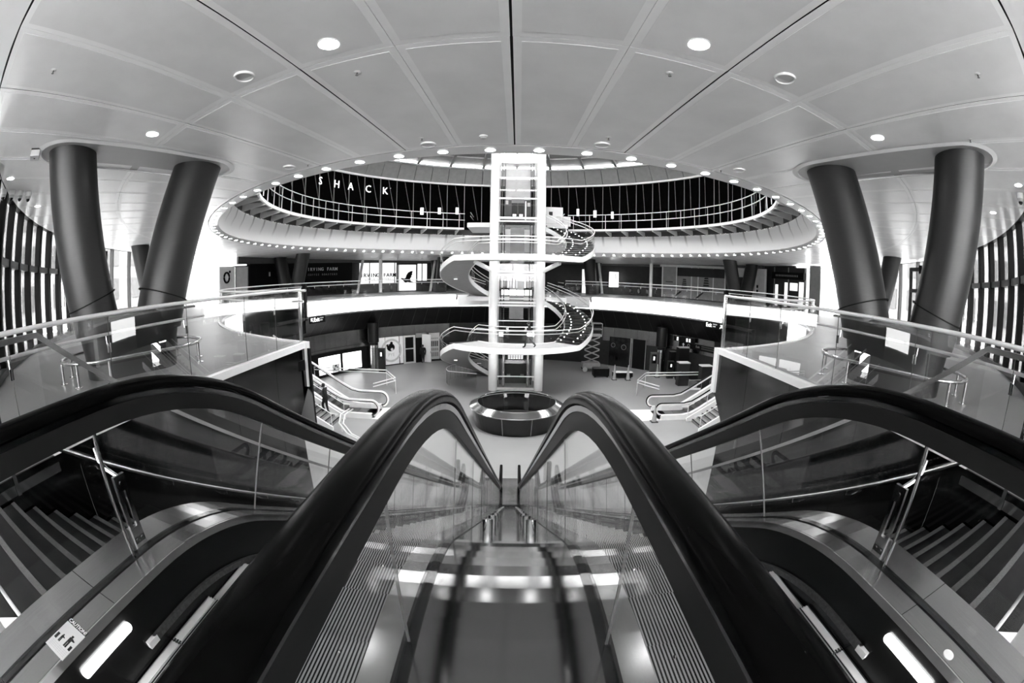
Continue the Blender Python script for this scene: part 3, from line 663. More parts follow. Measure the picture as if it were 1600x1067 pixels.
# ------------------------------------------------------------------ V-shaped columns
def vcolumn(a, label, near):
    RC = 19.85; base = pc(RC, a, 0); x = rad(a); tv = Vector((-x.y, x.x, 0))
    t = thing('v_column', label, 'column', base, group=None if near else 'V-shaped columns around the hall')
    n = 28
    def ell(c, ra, rb, tilt=Vector((0, 0, 1))): return [c + x * (ra * math.cos(2 * PI * k / n)) + tv * (rb * math.sin(2 * PI * k / n)) for k in range(n)]
    rt = 0.58
    for sg in (-1, 1):
        zt = zc(RC + sg * 1.65, a) + 0.04
        # limb: from inside the trunk up to the ceiling
        c0 = base + x * (sg * 0.72) + Vector((0, 0, 0.75)); c1 = base + x * (sg * 1.65) + Vector((0, 0, zt))
        rings = []
        for k in range(9):
            f = k / 8; c = c0.lerp(c1, f); rings.append(ell(c, rt * (1.0 + 0.04 * f), rt * 0.98))
        MB().loft(rings).build('limb', 'column', t, smooth=True)
        # dark joint ring where the limb leaves the trunk
        f = 0.19; c = c0.lerp(c1, f); r0 = [v + Vector((0, 0, (v - c).dot(x) * sg * -0.30)) for v in ell(c, rt * 1.014, rt * 1.0)]
        r1 = [v + Vector((0, 0, 0.025)) for v in r0]
        if near: MB().loft([r0, r1]).build('joint_ring', 'black', t)
    # trunk: stadium section widening upwards into the two limbs
    def stad(half, r, z):
        o = []
        for k in range(n):
            th = 2 * PI * k / n; cx = math.cos(th); o.append(base + x * (r * cx + (half if cx > 0 else -half)) + tv * (r * math.sin(th)) + Vector((0, 0, z)))
        return o
    MB().loft([stad(0.55, 0.56, 0.0), stad(0.58, 0.56, 0.4), stad(0.64, 0.57, 0.75), stad(0.70, 0.575, 0.95), stad(0.74, 0.55, 1.12), stad(0.74, 0.40, 1.22)]).build('trunk', 'column', t, smooth=True)
    if near: MB().loft([stad(0.565, 0.566, 0.28), stad(0.565, 0.566, 0.31)]).build('joint_ring', 'black', t)
    # oval collar in the ceiling
    if near:
        c = base + Vector((0, 0, 0))
        def oz(v, d=0): r = (Vector((v.x, v.y, 0)) - C).length; return Vector((v.x, v.y, zc(r, a) - d))
        for half, r0, r1, d0, d1, m, nm in ((1.65, 0.80, 0.92, 0.035, 0.010, 'white_gloss', 'collar_rim'),):
            ri = [oz(v, d0) for v in stad(half, r0, 0)]; ro = [oz(v, d1) for v in stad(half, r1, 0)]; r2 = [oz(v, 0.0) for v in stad(half, r0 - 0.02, 0)]
            MB().loft([r2, ri, ro], caps=False).build(nm, m, t, smooth=True)
        MB().add([oz(v, 0.008) for v in stad(1.65, 0.80, 0)], [tuple(range(n))]).build('collar_recess', 'soffit', t)
for k in range(8):
    a = -22.8 + 45 * k
    if k == 1: a = 20.4
    near = k in (0, 1)
    vcolumn(a, 'large V-shaped metal column left of the escalators' if k == 0 else 'large V-shaped metal column right of the escalators' if k == 1 else {2: 'distant V-shaped column seen behind the right V-shaped column', 3: 'distant V-shaped column in front of the far right shops', 4: 'distant V-shaped column just right of the lift', 5: 'distant V-shaped column just left of the lift', 6: 'distant V-shaped column in front of the long black hoarding', 7: 'distant V-shaped column seen behind the left V-shaped column'}[k], near)
def col_guard(a, label):
    RC = 19.85; base = pc(RC, a, 0); x = rad(a); tv = Vector((-x.y, x.x, 0)); n = 40; pts = []
    for k in range(n):
        th = 2 * PI * k / n; cx = math.cos(th); pts.append(base + x * (1.0 * cx + (0.75 if cx > 0 else -0.75)) + tv * (0.95 * math.sin(th)) + Vector((0, 0, 0.42)))
    t = thing('column_guard', label, 'railing', base)
    MB().tube(pts, 0.035, 10, loop=True).build('oval_rail', 'chrome', t, smooth=True)
    for k in range(0, n, 5):
        p = pts[k]; MB().cyl((p.x, p.y, 0), (p.x, p.y, 0.42), 0.032, n=10).build('post', 'chrome', t, smooth=True)
        MB().lathe([(0.09, 0.0), (0.09, 0.015), (0.04, 0.02)], (p.x, p.y, 0), 14).build('base_plate', 'chrome', t)
col_guard(-22.8, 'low oval steel rail around the left V-shaped column')
col_guard(20.4, 'low oval steel rail around the right V-shaped column')
# ------------------------------------------------------------------ things on the ceiling
def dlight(r, a, rr, label, group=None, name='downlight'):
    p = pc(r, a, zc(r, a) if r > R1 else zc(r, a) - 0.025)
    t = thing(name, label, 'light', p, group)
    MB().lathe([(rr * 0.98, -0.012), (rr * 1.14, -0.008), (rr * 1.14, 0.03), (rr * 0.98, 0.03)], p, 24, caps=False).build('trim_ring', 'white_gloss', t, smooth=True)
    MB().lathe([(0.001, -0.014), (rr, -0.014), (rr, 0.0)], p, 24, caps=False).build('lens', 'lamp', t)
ORD = ['first', 'second', 'third', 'fourth', 'fifth', 'sixth', 'seventh', 'eighth', 'ninth', 'tenth', 'eleventh', 'twelfth', 'thirteenth', 'fourteenth', 'fifteenth', 'sixteenth', 'seventeenth', 'eighteenth', 'nineteenth', 'twentieth', 'twenty-first', 'twenty-second', 'twenty-third', 'twenty-fourth', 'twenty-fifth', 'twenty-sixth', 'twenty-seventh', 'twenty-eighth']
for i in range(106):
    a = A0 + 1.698 + i * 360 / 106; a = (a + 180) % 360 - 180
    side = 'left' if a < A0 else 'right'
    if abs(a - A0) < 90: lab = '%s small rim downlight %s of the central ceiling joint' % (ORD[int(abs(a - A0) / 3.396)], side)
    else: lab = '%s small rim downlight %s of the lift on the far side of the opening' % (ORD[min(27, int((180 - abs((a - A0 + 180) % 360 - 180)) / 3.396))], side)
    dlight(15.82, a, 0.10, lab, 'downlights in the rim of the atrium opening')
for r, a, l in ((20.07, -6.6, 'large round downlight in the ceiling panels, upper left'), (20.1, 5.05, 'large round downlight in the ceiling panels, upper right'),
                (20.06, -18.3, 'round downlight in the ceiling just above the left V-shaped column'), (20.08, 16.2, 'round downlight in the ceiling just above the right V-shaped column'),
                (23.25, -27.5, 'round downlight above the row of four cameras on the left'), (22.75, -35.4, 'round downlight near the top of the left windows'),
                (23.0, 24.9, 'round downlight above the single camera on the right'), (22.45, 31.9, 'round downlight near the top of the right windows')):
    dlight(r, a, 0.125 if r < 22 else 0.11, l)
def speaker(r, a, label):
    p = pc(r, a, zc(r, a)); t = thing('ceiling_speaker', label, 'speaker', p)
    MB().lathe([(0.125, -0.012), (0.135, -0.03), (0.152, -0.026), (0.158, 0.01), (0.125, 0.01)], p, 28, caps=False).build('rim', 'white_gloss', t, smooth=True)
    MB().lathe([(0.001, -0.007), (0.126, -0.006), (0.126, 0.01)], p, 28, caps=False).build('grille', 'offwhite', t)
for r, a, l in ((20.05, -10.5, 'round ceiling speaker near the large downlight, upper left'), (20.08, 8.86, 'round ceiling speaker near the large downlight, upper right'),
                (16.25, -6.5, 'round ceiling speaker near the opening rim, just left of the smoke detector'), (16.33, 4.87, 'round ceiling speaker near the opening rim, right of the lift'),
                (16.45, -18.2, 'round ceiling speaker near the rim beside the left V-shaped column'), (16.5, 16.0, 'round ceiling speaker near the rim beside the right V-shaped column')):
    speaker(r, a, l)
def sprinkler(r, a, label):
    p = pc(r, a, zc(r, a)); t = thing('sprinkler', label, 'sprinkler', p)
    MB().lathe([(0.05, 0.0), (0.05, -0.006), (0.02, -0.014)], p, 18).build('escutcheon', 'white_gloss', t)
    MB().lathe([(0.012, -0.012), (0.008, -0.05)], p, 8).build('body', 'dgrey', t)
    MB().lathe([(0.022, -0.050), (0.022, -0.054)], p, 12).build('deflector', 'grey', t)
for r, a, l in ((22.67, -14.3, 'ceiling sprinkler far out on the upper left panels'), (22.64, 12.6, 'ceiling sprinkler far out on the upper right panels'),
                (19.28, -6.6, 'ceiling sprinkler below the large upper left downlight'), (19.3, 5.0, 'ceiling sprinkler below the large upper right downlight'),
                (16.6, -6.55, 'small ceiling sprinkler next to the speaker left of the smoke detector'), (16.72, 4.9, 'small ceiling sprinkler next to the speaker right of the lift'),
                (21.9, 18.0, 'ceiling sprinkler above the right V-shaped column'), (16.3, -16.6, 'small ceiling sprinkler by the rim near the left V-shaped column'), (16.2, 15.0, 'small ceiling sprinkler by the rim near the right V-shaped column')):
    sprinkler(r, a, l)
p = pc(16.52, -2.7, zc(16.52, -2.7)); t = thing('smoke_detector', 'white dome smoke detector on the ceiling left of the centre joint', 'detector', p)
MB().lathe([(0.075, 0.0), (0.08, -0.02), (0.06, -0.03)], p, 24).build('base', 'white_gloss', t, smooth=True)
MB().lathe([(0.06, -0.03), (0.055, -0.05), (0.03, -0.065), (0.001, -0.07)], p, 24, caps=False).build('dome', 'lgrey', t, smooth=True)
def domecam(r, a, label, group=None):
    p = pc(r, a, zc(r, a)); t = thing('dome_camera', label, 'camera', p, group)
    MB().lathe([(0.11, 0.0), (0.115, -0.06), (0.10, -0.12)], p, 20).build('housing', 'white_gloss', t, smooth=True)
    MB().lathe([(0.10, -0.12), (0.085, -0.17), (0.06, -0.20)], p, 20, caps=False).build('collar', 'lgrey', t, smooth=True)
    MB().lathe([(0.075, -0.16), (0.066, -0.215), (0.035, -0.245), (0.001, -0.255)], p, 20, caps=False).build('dome', 'blackgloss', t, smooth=True)
for i, (l, px) in enumerate((('white dome camera hanging by the left windows, outermost of four', 0), ('white dome camera by the left windows, second of four from the outside', 1), ('white dome camera by the left windows, third of four from the outside', 2), ('white dome camera by the left windows, innermost of four', 3))):
    f = i / 3; q = Vector((-11.6, 3.45, 0)).lerp(Vector((-11.5, 4.35, 0)), f); d = q - C; domecam(Vector((d.x, d.y)).length, math.degrees(math.atan2(d.x, -d.y)), l)
domecam(23.1, 26.6, 'white dome camera by the right windows')
p = pc(22.45, -22.6, zc(22.45, -22.6)); t = thing('emergency_light', 'pale box unit on the ceiling beside the left V-shaped column', 'light box', p)
R_ = Matrix.Rotation(math.radians(-25), 3, 'Z')
MB().box(p + Vector((0, 0, -0.075)), (0.34, 0.22, 0.15), R_).build('case', 'offwhite', t)
MB().box(p + Vector((0, 0, -0.02)), (0.345, 0.225, 0.03), R_).build('top_strip', 'charcoal', t)
MB().lathe([(0.02, -0.152), (0.02, -0.16)], p, 10).build('indicator', 'charcoal', t)
# ------------------------------------------------------------------ lift tower and helical stair
ex = 0.28; YF = 29.0; YR = 32.0
lt = thing('lift_tower', 'tall glazed lift tower with white round posts in the middle of the atrium', 'lift', (ex, 30.5, ZC))
for px in (-1.58, 1.58):
    for py in (YF, YR):
        MB().cyl((ex + px, py, ZC), (ex + px, py, 11.2), 0.31, n=24).build('post', 'white_gloss', lt, smooth=True)
def xbar(z, h, d=0.12, y=YF, m='white_gloss'): MB().b2((ex - 1.3, y - d / 2, z - h / 2), (ex + 1.3, y + d / 2, z + h / 2)).build('cross_beam', m, lt)
for z, h in ((8.39, 0.10), (6.92, 0.10), (5.55, 0.14), (5.33, 0.10), (3.05, 0.1), (1.86, 0.12), (1.66, 0.14), (0.05, 0.05), (-0.20, 0.12), (-0.40, 0.12), (-1.45, 0.06), (-5.31, 0.06), (-6.2, 0.16)): xbar(z, h)
for z in (8.39, 5.5, 1.8, -0.3, -6.2): xbar(z, 0.14, y=YR, m='dgrey')
for z in (8.39, 5.5, 1.8, -0.3):
    for px in (-1.58, 1.58): MB().b2((ex + px - 0.06, YF, z - 0.07), (ex + px + 0.06, YR, z + 0.07)).build('side_beam', 'dgrey', lt)
zs = [-6.1, -5.31, -3.2, -1.45, -0.2, 1.8, 3.05, 5.4, 6.92, 8.39, 11.0]
for z0, z1 in zip(zs[:-1], zs[1:]):
    MB().b2((ex - 1.28, YF - 0.01, z0 + 0.04), (ex + 1.28, YF + 0.01, z1 - 0.04)).build('glass_pane', 'glassfar', lt)
for z0, z1 in ((-6.1, -0.3), (-0.2, 5.4), (5.5, 11)):
    for px in (-1.58, 1.58): MB().b2((ex + px - 0.008, YF + 0.35, z0), (ex + px + 0.008, YR - 0.35, z1)).build('glass_pane', 'glassfar', lt)
for px in (-1.12, -0.92, 0.92, 1.12): MB().b2((ex + px - 0.04, 30.6, ZC), (ex + px + 0.04, 30.7, 11)).build('guide_rail', 'dgrey', lt)
MB().b2((ex - 0.52, 31.7, -1.6), (ex + 0.52, 31.8, 5.2)).build('counterweight_panel', 'grey', lt)
for px in (-0.78, 0.78):
    MB().b2((ex + px - 0.27, 31.5, 4.15), (ex + px + 0.27, 31.6, 5.05)).build('control_panel', 'lgrey', lt)
    MB().b2((ex + px - 0.27, 31.5, -0.75), (ex + px + 0.27, 31.6, -0.25)).build('control_panel', 'grey', lt)
for px in (-1.05, -.6, -.45, -.2, .0, .12, .35, .6, .8, .95):
    MB().b2((ex + px - random.uniform(.03, .09), 31.4, 0.72), (ex + px + random.uniform(.03, .09), 31.45, 1.55)).build('painted_shop_light', random.choice(['litdim', 'lgrey', 'grey']), lt)  # pale and glowing strips imitate shop lights seen through the tower glass
for px in (-0.85, -0.28, 0.28, 0.85): MB().b2((ex + px - 0.25, 31.2, 0.2), (ex + px + 0.25, 31.25, 0.58)).build('white_case', 'lightbox', lt)
MB().b2((ex - 0.95, 31.9, 7.6), (ex + 0.95, 32.0, 9.8)).build('concrete_head', 'lgrey', lt)
cb = thing('lift_car', 'lift car with paired doors held at the upper level inside the tower', 'lift car', (ex, 30.8, 5.7))
MB().b2((ex - 0.98, 31.2, 5.65), (ex + 0.98, 31.6, 7.5)).build('body', 'dgrey', cb)
MB().b2((ex - 0.95, 31.12, 7.2), (ex + 0.95, 31.2, 7.75)).build('header', 'lgrey', cb)
MB().b2((ex - 0.46, 31.05, 6.95), (ex + 0.46, 31.12, 7.4)).build('door_header', 'grey', cb)
for px in (-0.24, 0.24):
    d = MB().b2((ex + px - 0.20, 31.08, 5.7), (ex + px + 0.20, 31.13, 6.95)).build('door', 'charcoal', cb)
    MB().b2((ex + px - 0.13, 31.04, 5.95), (ex + px + 0.13, 31.07, 6.12)).build('notice', 'litdim', d)
for px, z in ((-0.80, 7.0), (0.80, 6.85)): MB().b2((ex + px - 0.11, 31.05, z - 0.14), (ex + px + 0.11, 31.12, z + 0.14)).build('wall_notice', 'offwhite', cb)
MB().b2((ex + 0.52, 31.05, 5.7), (ex + 0.62, 31.12, 7.1)).build('bright_jamb', 'white', cb)
dl = thing('lift_entrance', 'dark lift entrance at the concourse with a lit ceiling grid', 'lift', (ex, 30, ZC))
MB().b2((ex - 1.0, 31.0, ZC), (ex + 1.0, 31.1, -3.6)).build('dark_back', 'charcoal', dl)
for px in (-0.86, 0.86): MB().cyl((ex + px, 29.7, ZC), (ex + px, 29.7, -3.5), 0.09, n=14).build('steel_jamb', 'chrome', dl, smooth=True)
for j in range(3):
    for i in range(6): MB().b2((ex - 0.55 + i * 0.185, 30.2 + j * .15, -4.10 - j * .13), (ex - 0.40 + i * 0.185, 30.22 + j * .15, -4.04 - j * .13)).build('ceiling_lamp', 'litdim', dl)
for px in (-0.5, 0.5): MB().b2((ex + px - 0.13, 30.96, -5.85), (ex + px + 0.13, 31.0, -5.6)).build('door_notice', 'grey', dl)
# helical stair
RI, ROu = 3.40, 5.45
st = thing('helical_stair', 'white helical stair with glass sides winding round the lift tower', 'stairs', (CA.x, CA.y, ZC))
PL = 48.0; PE = 152.0
def zst(ph, zl, dn, up):
    if ph > PL: return zl + (ph - PL) / (PE - PL) * up
    if ph < -PL: return zl - (-PL - ph) / (PE - PL) * dn
    return zl
LV = ((-2.75, 3.55, 2.75), (2.84, 2.84, 2.91))
for zl, dn, up in LV:
    Zp = lambda p: zst(p, zl, dn, up)
    # landing and flights as smooth slabs
    for (p0, p1, nm, n) in ((-PL, PL, 'landing', 24), (PL, PE, 'flight_slab', 28), (-PE, -PL, 'flight_slab', 28)):
        off = 0.02 if nm == 'landing' else -0.10
        MB().arc(lambda p: [(RI + 0.05, Zp(p) - 0.28), (ROu - 0.05, Zp(p) - 0.28), (ROu - 0.05, Zp(p) - 0.02 + min(off, 0)), (RI + 0.05, Zp(p) - 0.02 + min(off, 0))], p0, p1, n, CA).build(nm, 'soffit', st, smooth=True)
    if True:
        MB().arc([(RI + 0.06, zl - 0.019), (ROu - 0.06, zl - 0.019), (ROu - 0.06, zl), (RI + 0.06, zl)], -PL, PL, 24, CA).build('landing_floor', 'lgrey', st)
    for r0, r1 in ((RI, RI + 0.06), (ROu - 0.06, ROu)):
        MB().arc(lambda p: [(r0, Zp(p) - 0.31), (r1, Zp(p) - 0.31), (r1, Zp(p) + 0.04), (r0, Zp(p) + 0.04)], -PE, PE, 96, CA).build('stringer', 'white_gloss', st, smooth=True)
    # steps
    for sgn, rise in ((1, up), (-1, dn)):
        n = 17; dp = (PE - PL) / n
        for k in range(n):
            if sgn > 0: p0 = PL + k * dp; p1 = p0 + dp; z = zl + rise * (k + 1) / n
            else: p1 = -PL - k * dp; p0 = p1 - dp; z = zl - rise * k / n - 0.0
            s = MB().arc([(RI + 0.07, z - 0.06), (ROu - 0.07, z - 0.06), (ROu - 0.07, z), (RI + 0.07, z)], p0, p1, 2, CA).build('tread', 'charcoal', st)
            if sgn > 0:
                for r in (RI + 0.5, ROu - 0.55): MB().lathe([(0.035, 0), (0.035, 0.045), (0.02, 0.06)], pc(r, p0 + 0.5, z, CA), 8).build('step_light', 'lampsoft', s)
    # glass sides and rails
    for r in (RI + 0.03, ROu - 0.03):
        segs = lin(-PE, PE, 26)
        for q0, q1 in zip(segs[:-1], segs[1:]):
            MB().arc(lambda p: [(r - 0.006, Zp(p) + 0.04), (r + 0.006, Zp(p) + 0.04), (r + 0.006, Zp(p) + 1.05), (r - 0.006, Zp(p) + 1.05)], q0 + 0.05, q1 - 0.05, 4, CA).build('glass_panel', 'glassfar', st)
        MB().tube([pc(r, p, Zp(p) + 1.10, CA) for p in lin(-PE, PE, 90)], 0.028, 8).build('top_rail', 'rail', st, smooth=True)
        sgn = 1 if r < 4 else -1
        MB().tube([pc(r + sgn * 0.08, p, Zp(p) + 0.88, CA) for p in lin(-PE, PE, 90)], 0.025, 8).build('hand_rail', 'rail', st, smooth=True)
    for px in (-1, 1):
        for q in (1,):
            MB().tube([(ex + px * 1.62, YF - 0.05, zl - 0.95), (ex + px * 2.75, YF - 1.1, zl - 0.34)], 0.15, 14).build('strut', 'white_gloss', st, smooth=True)
    o = MB().lathe([(0.16, zl - 0.285), (0.16, zl - 0.30)], (CA.x - 0.2, CA.y - 4.4, 0), 20).build('soffit_lamp', 'litdim', st)
    MB().lathe([(0.13, Zp(-92) - 0.29), (0.13, Zp(-92) - 0.33)], pc(4.4, -92, 0, CA), 18).build('soffit_lamp', 'litdim', st)
# bridges from the stair to the ring
for z, y1, lab in ((0.0, 39.3, 'white footbridge joining the stair to the street level balcony'), (5.75, 37.8, 'white footbridge joining the stair to the upper walkway')):
    t = thing('footbridge', lab, 'bridge', (CA.x, 36, z))
    MB().b2((-3.6, 33.2, z - 0.35), (4.2, y1, z - 0.02)).build('slab', 'white', t)
    MB().b2((-3.55, 33.2, z - 0.02), (4.15, y1, z)).build('walking_surface', 'lgrey', t)
    for x in (-3.55, 4.15):
        MB().tube([(x, 35.2, z + 1.1), (x, y1, z + 1.1)], 0.03, 8).build('rail', 'rail', t); MB().tube([(x, 35.2, z + 0.8), (x, y1, z + 0.8)], 0.022, 8).build('rail', 'rail', t)
        MB().b2((x - 0.006, 35.2, z), (x + 0.006, y1, z + 1.05)).build('glass_panel', 'glassfar', t)
# white site boxes at the head of the stair
t = thing('site_hoarding', 'white leaning hoarding boards stacked at the head of the stair', 'hoarding', (3.4, 34.4, 5.75))
MB().b2((2.1, 34.9, 5.75), (4.0, 35.0, 7.35)).build('tall_board', 'white', t); MB().b2((1.9, 34.6, 5.75), (2.4, 34.8, 6.7)).build('side_board', 'offwhite', t); MB().b2((4.0, 34.6, 5.75), (4.6, 34.7, 6.55)).build('low_board', 'white', t)
MB().b2((2.85, 34.8, 6.65), (3.15, 34.9, 6.95)).build('dark_label', 'charcoal', t)
# ------------------------------------------------------------------ shops of the street level
def shop(label, a0, a1, z0, z1, m, name='shopfront', cat='shopfront', r=21.8, frames=None, fm='lgrey'):
    t = thing(name, label, cat, pc(r, (a0 + a1) / 2, max(z0, 0)))
    n = max(2, int(abs(a1 - a0) / 2))
    rpanel(r, a0, a1, z0, z1, 0.08, n).build('board', m, t)
    if frames:
        for a in frames: rpanel(r - 0.05, a - 0.12, a + 0.12, z0, z1, 0.06).build('frame', fm, t)
    return t
def onwall(a, z, r, size, txt, m, t, **k):
    x = Vector((-math.cos(math.radians(a)), -math.sin(math.radians(a)), 0)); lettering(txt, size, pc(r, a, z), x, (0, 0, 1), m, t, **k)
t = shop('long black hoarding lettered IRVING FARM at street level', -104.5, -134.2, 0.02, 3.0, 'black', 'shop_hoarding', 'hoarding')
for i, ch in enumerate('IRVING FARM'):
    a = -121.6 - i * 0.80
    if ch != ' ': onwall(a, 2.42, 21.74, 0.40, ch, 'lgrey', t, name='letter', extrude=0.01, bold=0.008)
for i, ch in enumerate('COFFEE ROASTERS'):
    a = -121.6 - i * 0.58
    if ch != ' ': onwall(a, 1.93, 21.74, 0.24, ch, 'grey', t, name='letter', extrude=0.01)
rpanel(21.76, -110.0, -110.4, 1.95, 2.3, 0.03).build('small_mark', 'lgrey', t)
t = shop('pale lit shop window with dark IRVING FARM lettering', -136.4, -146.8, 0.9, 2.95, 'litdim', frames=(-139.2, -142.7, -146.3), fm='grey')
for i, ch in enumerate('IRVING FARM'):
    a = -136.9 - i * 0.93
    if ch != ' ': onwall(a, 1.72, 21.72, 0.52, ch, 'black', t, name='letter', extrude=0.01, bold=0.012)
for i, ch in enumerate('COFFEE ROASTERS'):
    if ch != ' ': onwall(-138.0 - i * 0.5, 1.34, 21.72, 0.24, ch, 'black', t, name='letter', extrude=0.01)
rpanel(21.8, -136.4, -146.8, 0.02, 0.9, 0.1, 6).build('stall_riser', 'dgrey', t)
t = shop('pale lit shop window with a black bird emblem', -147.3, -152.5, 0.12, 2.75, 'litdim', frames=(-147.4, -152.4), fm='grey')
def wallpoly(pts, a, z, r, s, m, t, name):
    x = Vector((-math.cos(math.radians(a)), -math.sin(math.radians(a)), 0)); c = pc(r, a, z)
    MB().prism([c + x * (px * s) + Vector((0, 0, py * s)) for px, py in pts], rad(a) * -1, 0.01).build(name, m, t)
bird = [(-1.0, -.02), (-.80, .10), (-.62, .06), (-.40, -.02), (-.22, .12), (-.10, .50), (.15, .85), (.55, 1.05), (.86, 1.05), (.74, .72), (.80, .55), (.62, .40), (.66, .20), (.48, .05), (.42, -.18), (.60, -.40), (.98, -.55), (.50, -.58), (.10, -.48), (-.20, -.58), (-.40, -.48), (-.62, -.25), (-.80, -.08)]
wallpoly(bird, -149.8, 1.35, 21.76, 0.72, 'black', t, 'bird_emblem')
shop('narrow pale shop window right of the bird emblem', -152.8, -155.4, 1.1, 2.85, 'litdim', frames=(-154.0,), fm='charcoal')
for a, l in ((-141.5, 'slender white post in front of the IRVING FARM shop window'), (141.1, 'slender white post at street level right of the lift')):
    p = pc(21.0, a, 0); t = thing('white_post', l, 'post', p); MB().cyl(p, p + Vector((0, 0, zc(21.0, a) - 0.01)), 0.17, n=16).build('shaft', 'white_gloss', t, smooth=True); MB().lathe([(0.25, 0), (0.25, 0.05), (0.18, 0.08)], p, 16).build('base', 'lgrey', t)
for a0, a1, l in ((-135.9, -134.3, 'slanting pale strut beside the black hoarding'), (-157.0, -155.6, 'slanting pale strut left of the lift at street level'), (156.0, 154.8, 'slanting pale strut right of the lift at street level')):
    t = thing('slanted_strut', l, 'strut', pc(20.6, a1, 0)); MB().tube([pc(20.6, a0, zc(20.6, a0) - 0.08), pc(20.6, a1, 0)], 0.13, 10).build('shaft', 'lgrey', t, smooth=True); MB().lathe([(0.2, 0), (0.16, 0.1)], pc(20.6, a1, 0), 12).build('foot', 'grey', t)
shop('tall pale poster panel at street level beside the stair', 161.3, 158.4, 0.02, 2.5, 'litdim', 'poster_panel', 'poster')
t = shop('small bright lit sign with dark print right of the lift', 153.3, 150.7, 0.78, 2.3, 'lightbox', 'lit_sign', 'sign', r=21.2)
for i in range(4): rpanel(21.17, 151.9 - i * .25, 151.75 - i * .25, 1.5, 2.2, 0.02).build('print', 'charcoal', t)
rpanel(21.3, 152.1, 151.9, 0.02, 0.78, 0.06).build('stand', 'charcoal', t)
t = shop('shopfront with large grey posters of stacked dark shapes right of the lift', 138.9, 120.3, 0.1, 3.1, 'grey', frames=(138.6, 134.6, 130.3, 128.4, 124.0, 120.6), fm='offwhite')
MB().arc([(21.6, 3.05), (21.6, 3.25), (21.9, 3.25), (21.9, 3.05)], 139.2, 120, 10).build('head_rail', 'lgrey', t)
MB().arc([(21.70, 2.2), (21.70, 3.0), (21.76, 3.0), (21.76, 2.2)], 134.3, 120.7, 8).build('dark_upper_print', 'charcoal', t)
for ca_, sc_ in ((132.3, 0.8), (126.0, 1.0)):
    for j in range(6): wallpoly([(-.55 + .05 * j, -.1), (.55 - .03 * j, -.1), (.5 - .04 * j, .1), (-.5 + .06 * j, .1)], ca_, 1.0 + j * 0.22 * sc_, 21.70, sc_ * .7, 'charcoal', t, 'printed_shape')
    wallpoly([(-.5, -.9), (-.25, -.9), (.4, -.35), (.15, -.35)], ca_ + 1.6, 1.1, 21.70, 1.0, 'charcoal', t, 'printed_shape')
rpanel(21.73, 137.6, 135.6, 1.55, 1.62, 0.02).build('print', 'charcoal', t)
t = shop('dark shopfront with a black name band and bright interior at far right', 106.2, 96.5, 0.1, 3.4, 'charcoal', frames=(106.0, 101.8, 96.7), fm='grey')
for a0, a1, z0, z1 in ((102.8, 101.9, .3, 2.2), (101.2, 98.9, 1.6, 2.2), (98.4, 97.0, .3, 2.3), (105.6, 104.8, 0.3, 2.0)): rpanel(21.74, a0, a1, z0, z1, 0.03, 2).build('lit_interior', 'litdim', t)
MB().arc([(21.5, 2.45), (21.5, 3.0), (21.8, 3.0), (21.8, 2.45)], 106.2, 96.5, 6).build('name_band', 'black', t)
for i in range(14): rpanel(21.47, 105.0 - i * .5, 104.75 - i * .5, 2.66, 2.80, 0.02).build('band_letter', 'grey', t)
shop('plain grey wall panel at the far right of the street level', 95.4, 92.1, 0.02, 3.6, 'grey', 'wall_panel_board', 'panel')
t = shop('pale shop entrance between the far right pair of V-shaped columns', 117.5, 108.5, 0.1, 3.2, 'lgrey', frames=(117.2, 114.6, 111.5, 108.8), fm='offwhite')
rpanel(21.74, 116.9, 115.0, 0.1, 2.4, 0.03).build('dark_opening', 'charcoal', t); rpanel(21.74, 113.9, 111.9, 2.5, 3.1, 0.03).build('sign_board', 'offwhite', t)
for z in (1.3, 1.7): rpanel(21.72, 111.2, 110.7, z - .12, z + .12, 0.02).build('dark_mark', 'black', t)
t = shop('white lit panel with a black circle emblem at far left', -95.6, -100.2, 0.02, 2.85, 'offwhite', 'emblem_panel', 'sign', r=22.0)
x = Vector((-math.cos(math.radians(-97.8)), -math.sin(math.radians(-97.8)), 0)); c = pc(21.95, -97.7, 2.0)
MB().tube([c + x * (.30 * math.cos(th)) + Vector((0, 0, .38 * math.sin(th))) for th in lin(0, 2 * PI * 29 / 30, 29)], 0.075, 6, loop=True).build('circle_emblem', 'black', t)
c2 = c + x * .34 + Vector((0, 0, .44)); MB().cyl(c2 + rad(-97.8) * -.04, c2, 0.10, n=12).build('emblem_dot', 'black', t)
shop('grey metal shutter and counter next to the circle emblem', -100.4, -104.2, 0.02, 2.8, 'lgrey', 'shop_shutter', 'shutter', r=22.0, frames=(-100.5, -104.1), fm='grey')
MB().arc([(22.1, 2.9), (22.1, 4.2), (22.2, 4.2), (22.2, 2.9)], -93, -104, 8).build('lit_transom', 'lightbox', wb)
for i, (a, l) in enumerate(((-50.4, 'slim pole beside the left street doors'), (52.6, 'slim pole beside the right street doors'))):
    p = pc(20.9, a, 0); t = thing('slim_pole', l, 'pole', p); MB().cyl(p, p + Vector((0, 0, 2.9)), 0.07, n=12).build('shaft', 'lgrey', t, smooth=True)
    MB().cyl(p + Vector((0, 0, 2.9)), p + Vector((0, 0, 3.25)), 0.09, n=12).build('dark_head', 'black', t); MB().lathe([(0.14, 0), (0.14, .03)], p, 12).build('base', 'grey', t)
t = thing('street_doors', 'dark framed street doors behind the right V-shaped column', 'doors', pc(23.3, 62, 0))
for a in (58, 61.4, 64.8, 68.2): 
    x = rad(a); tt = Vector((-x.y, x.x, 0)); c = pc(23.2, a, 0); MB().loft([[c + x * u + tt * v + Vector((0, 0, z)) for u, v in ((-.08, -.08), (-.08, .08), (.08, .08), (.08, -.08))] for z in (0, 3.6)]).build('jamb', 'black', t)
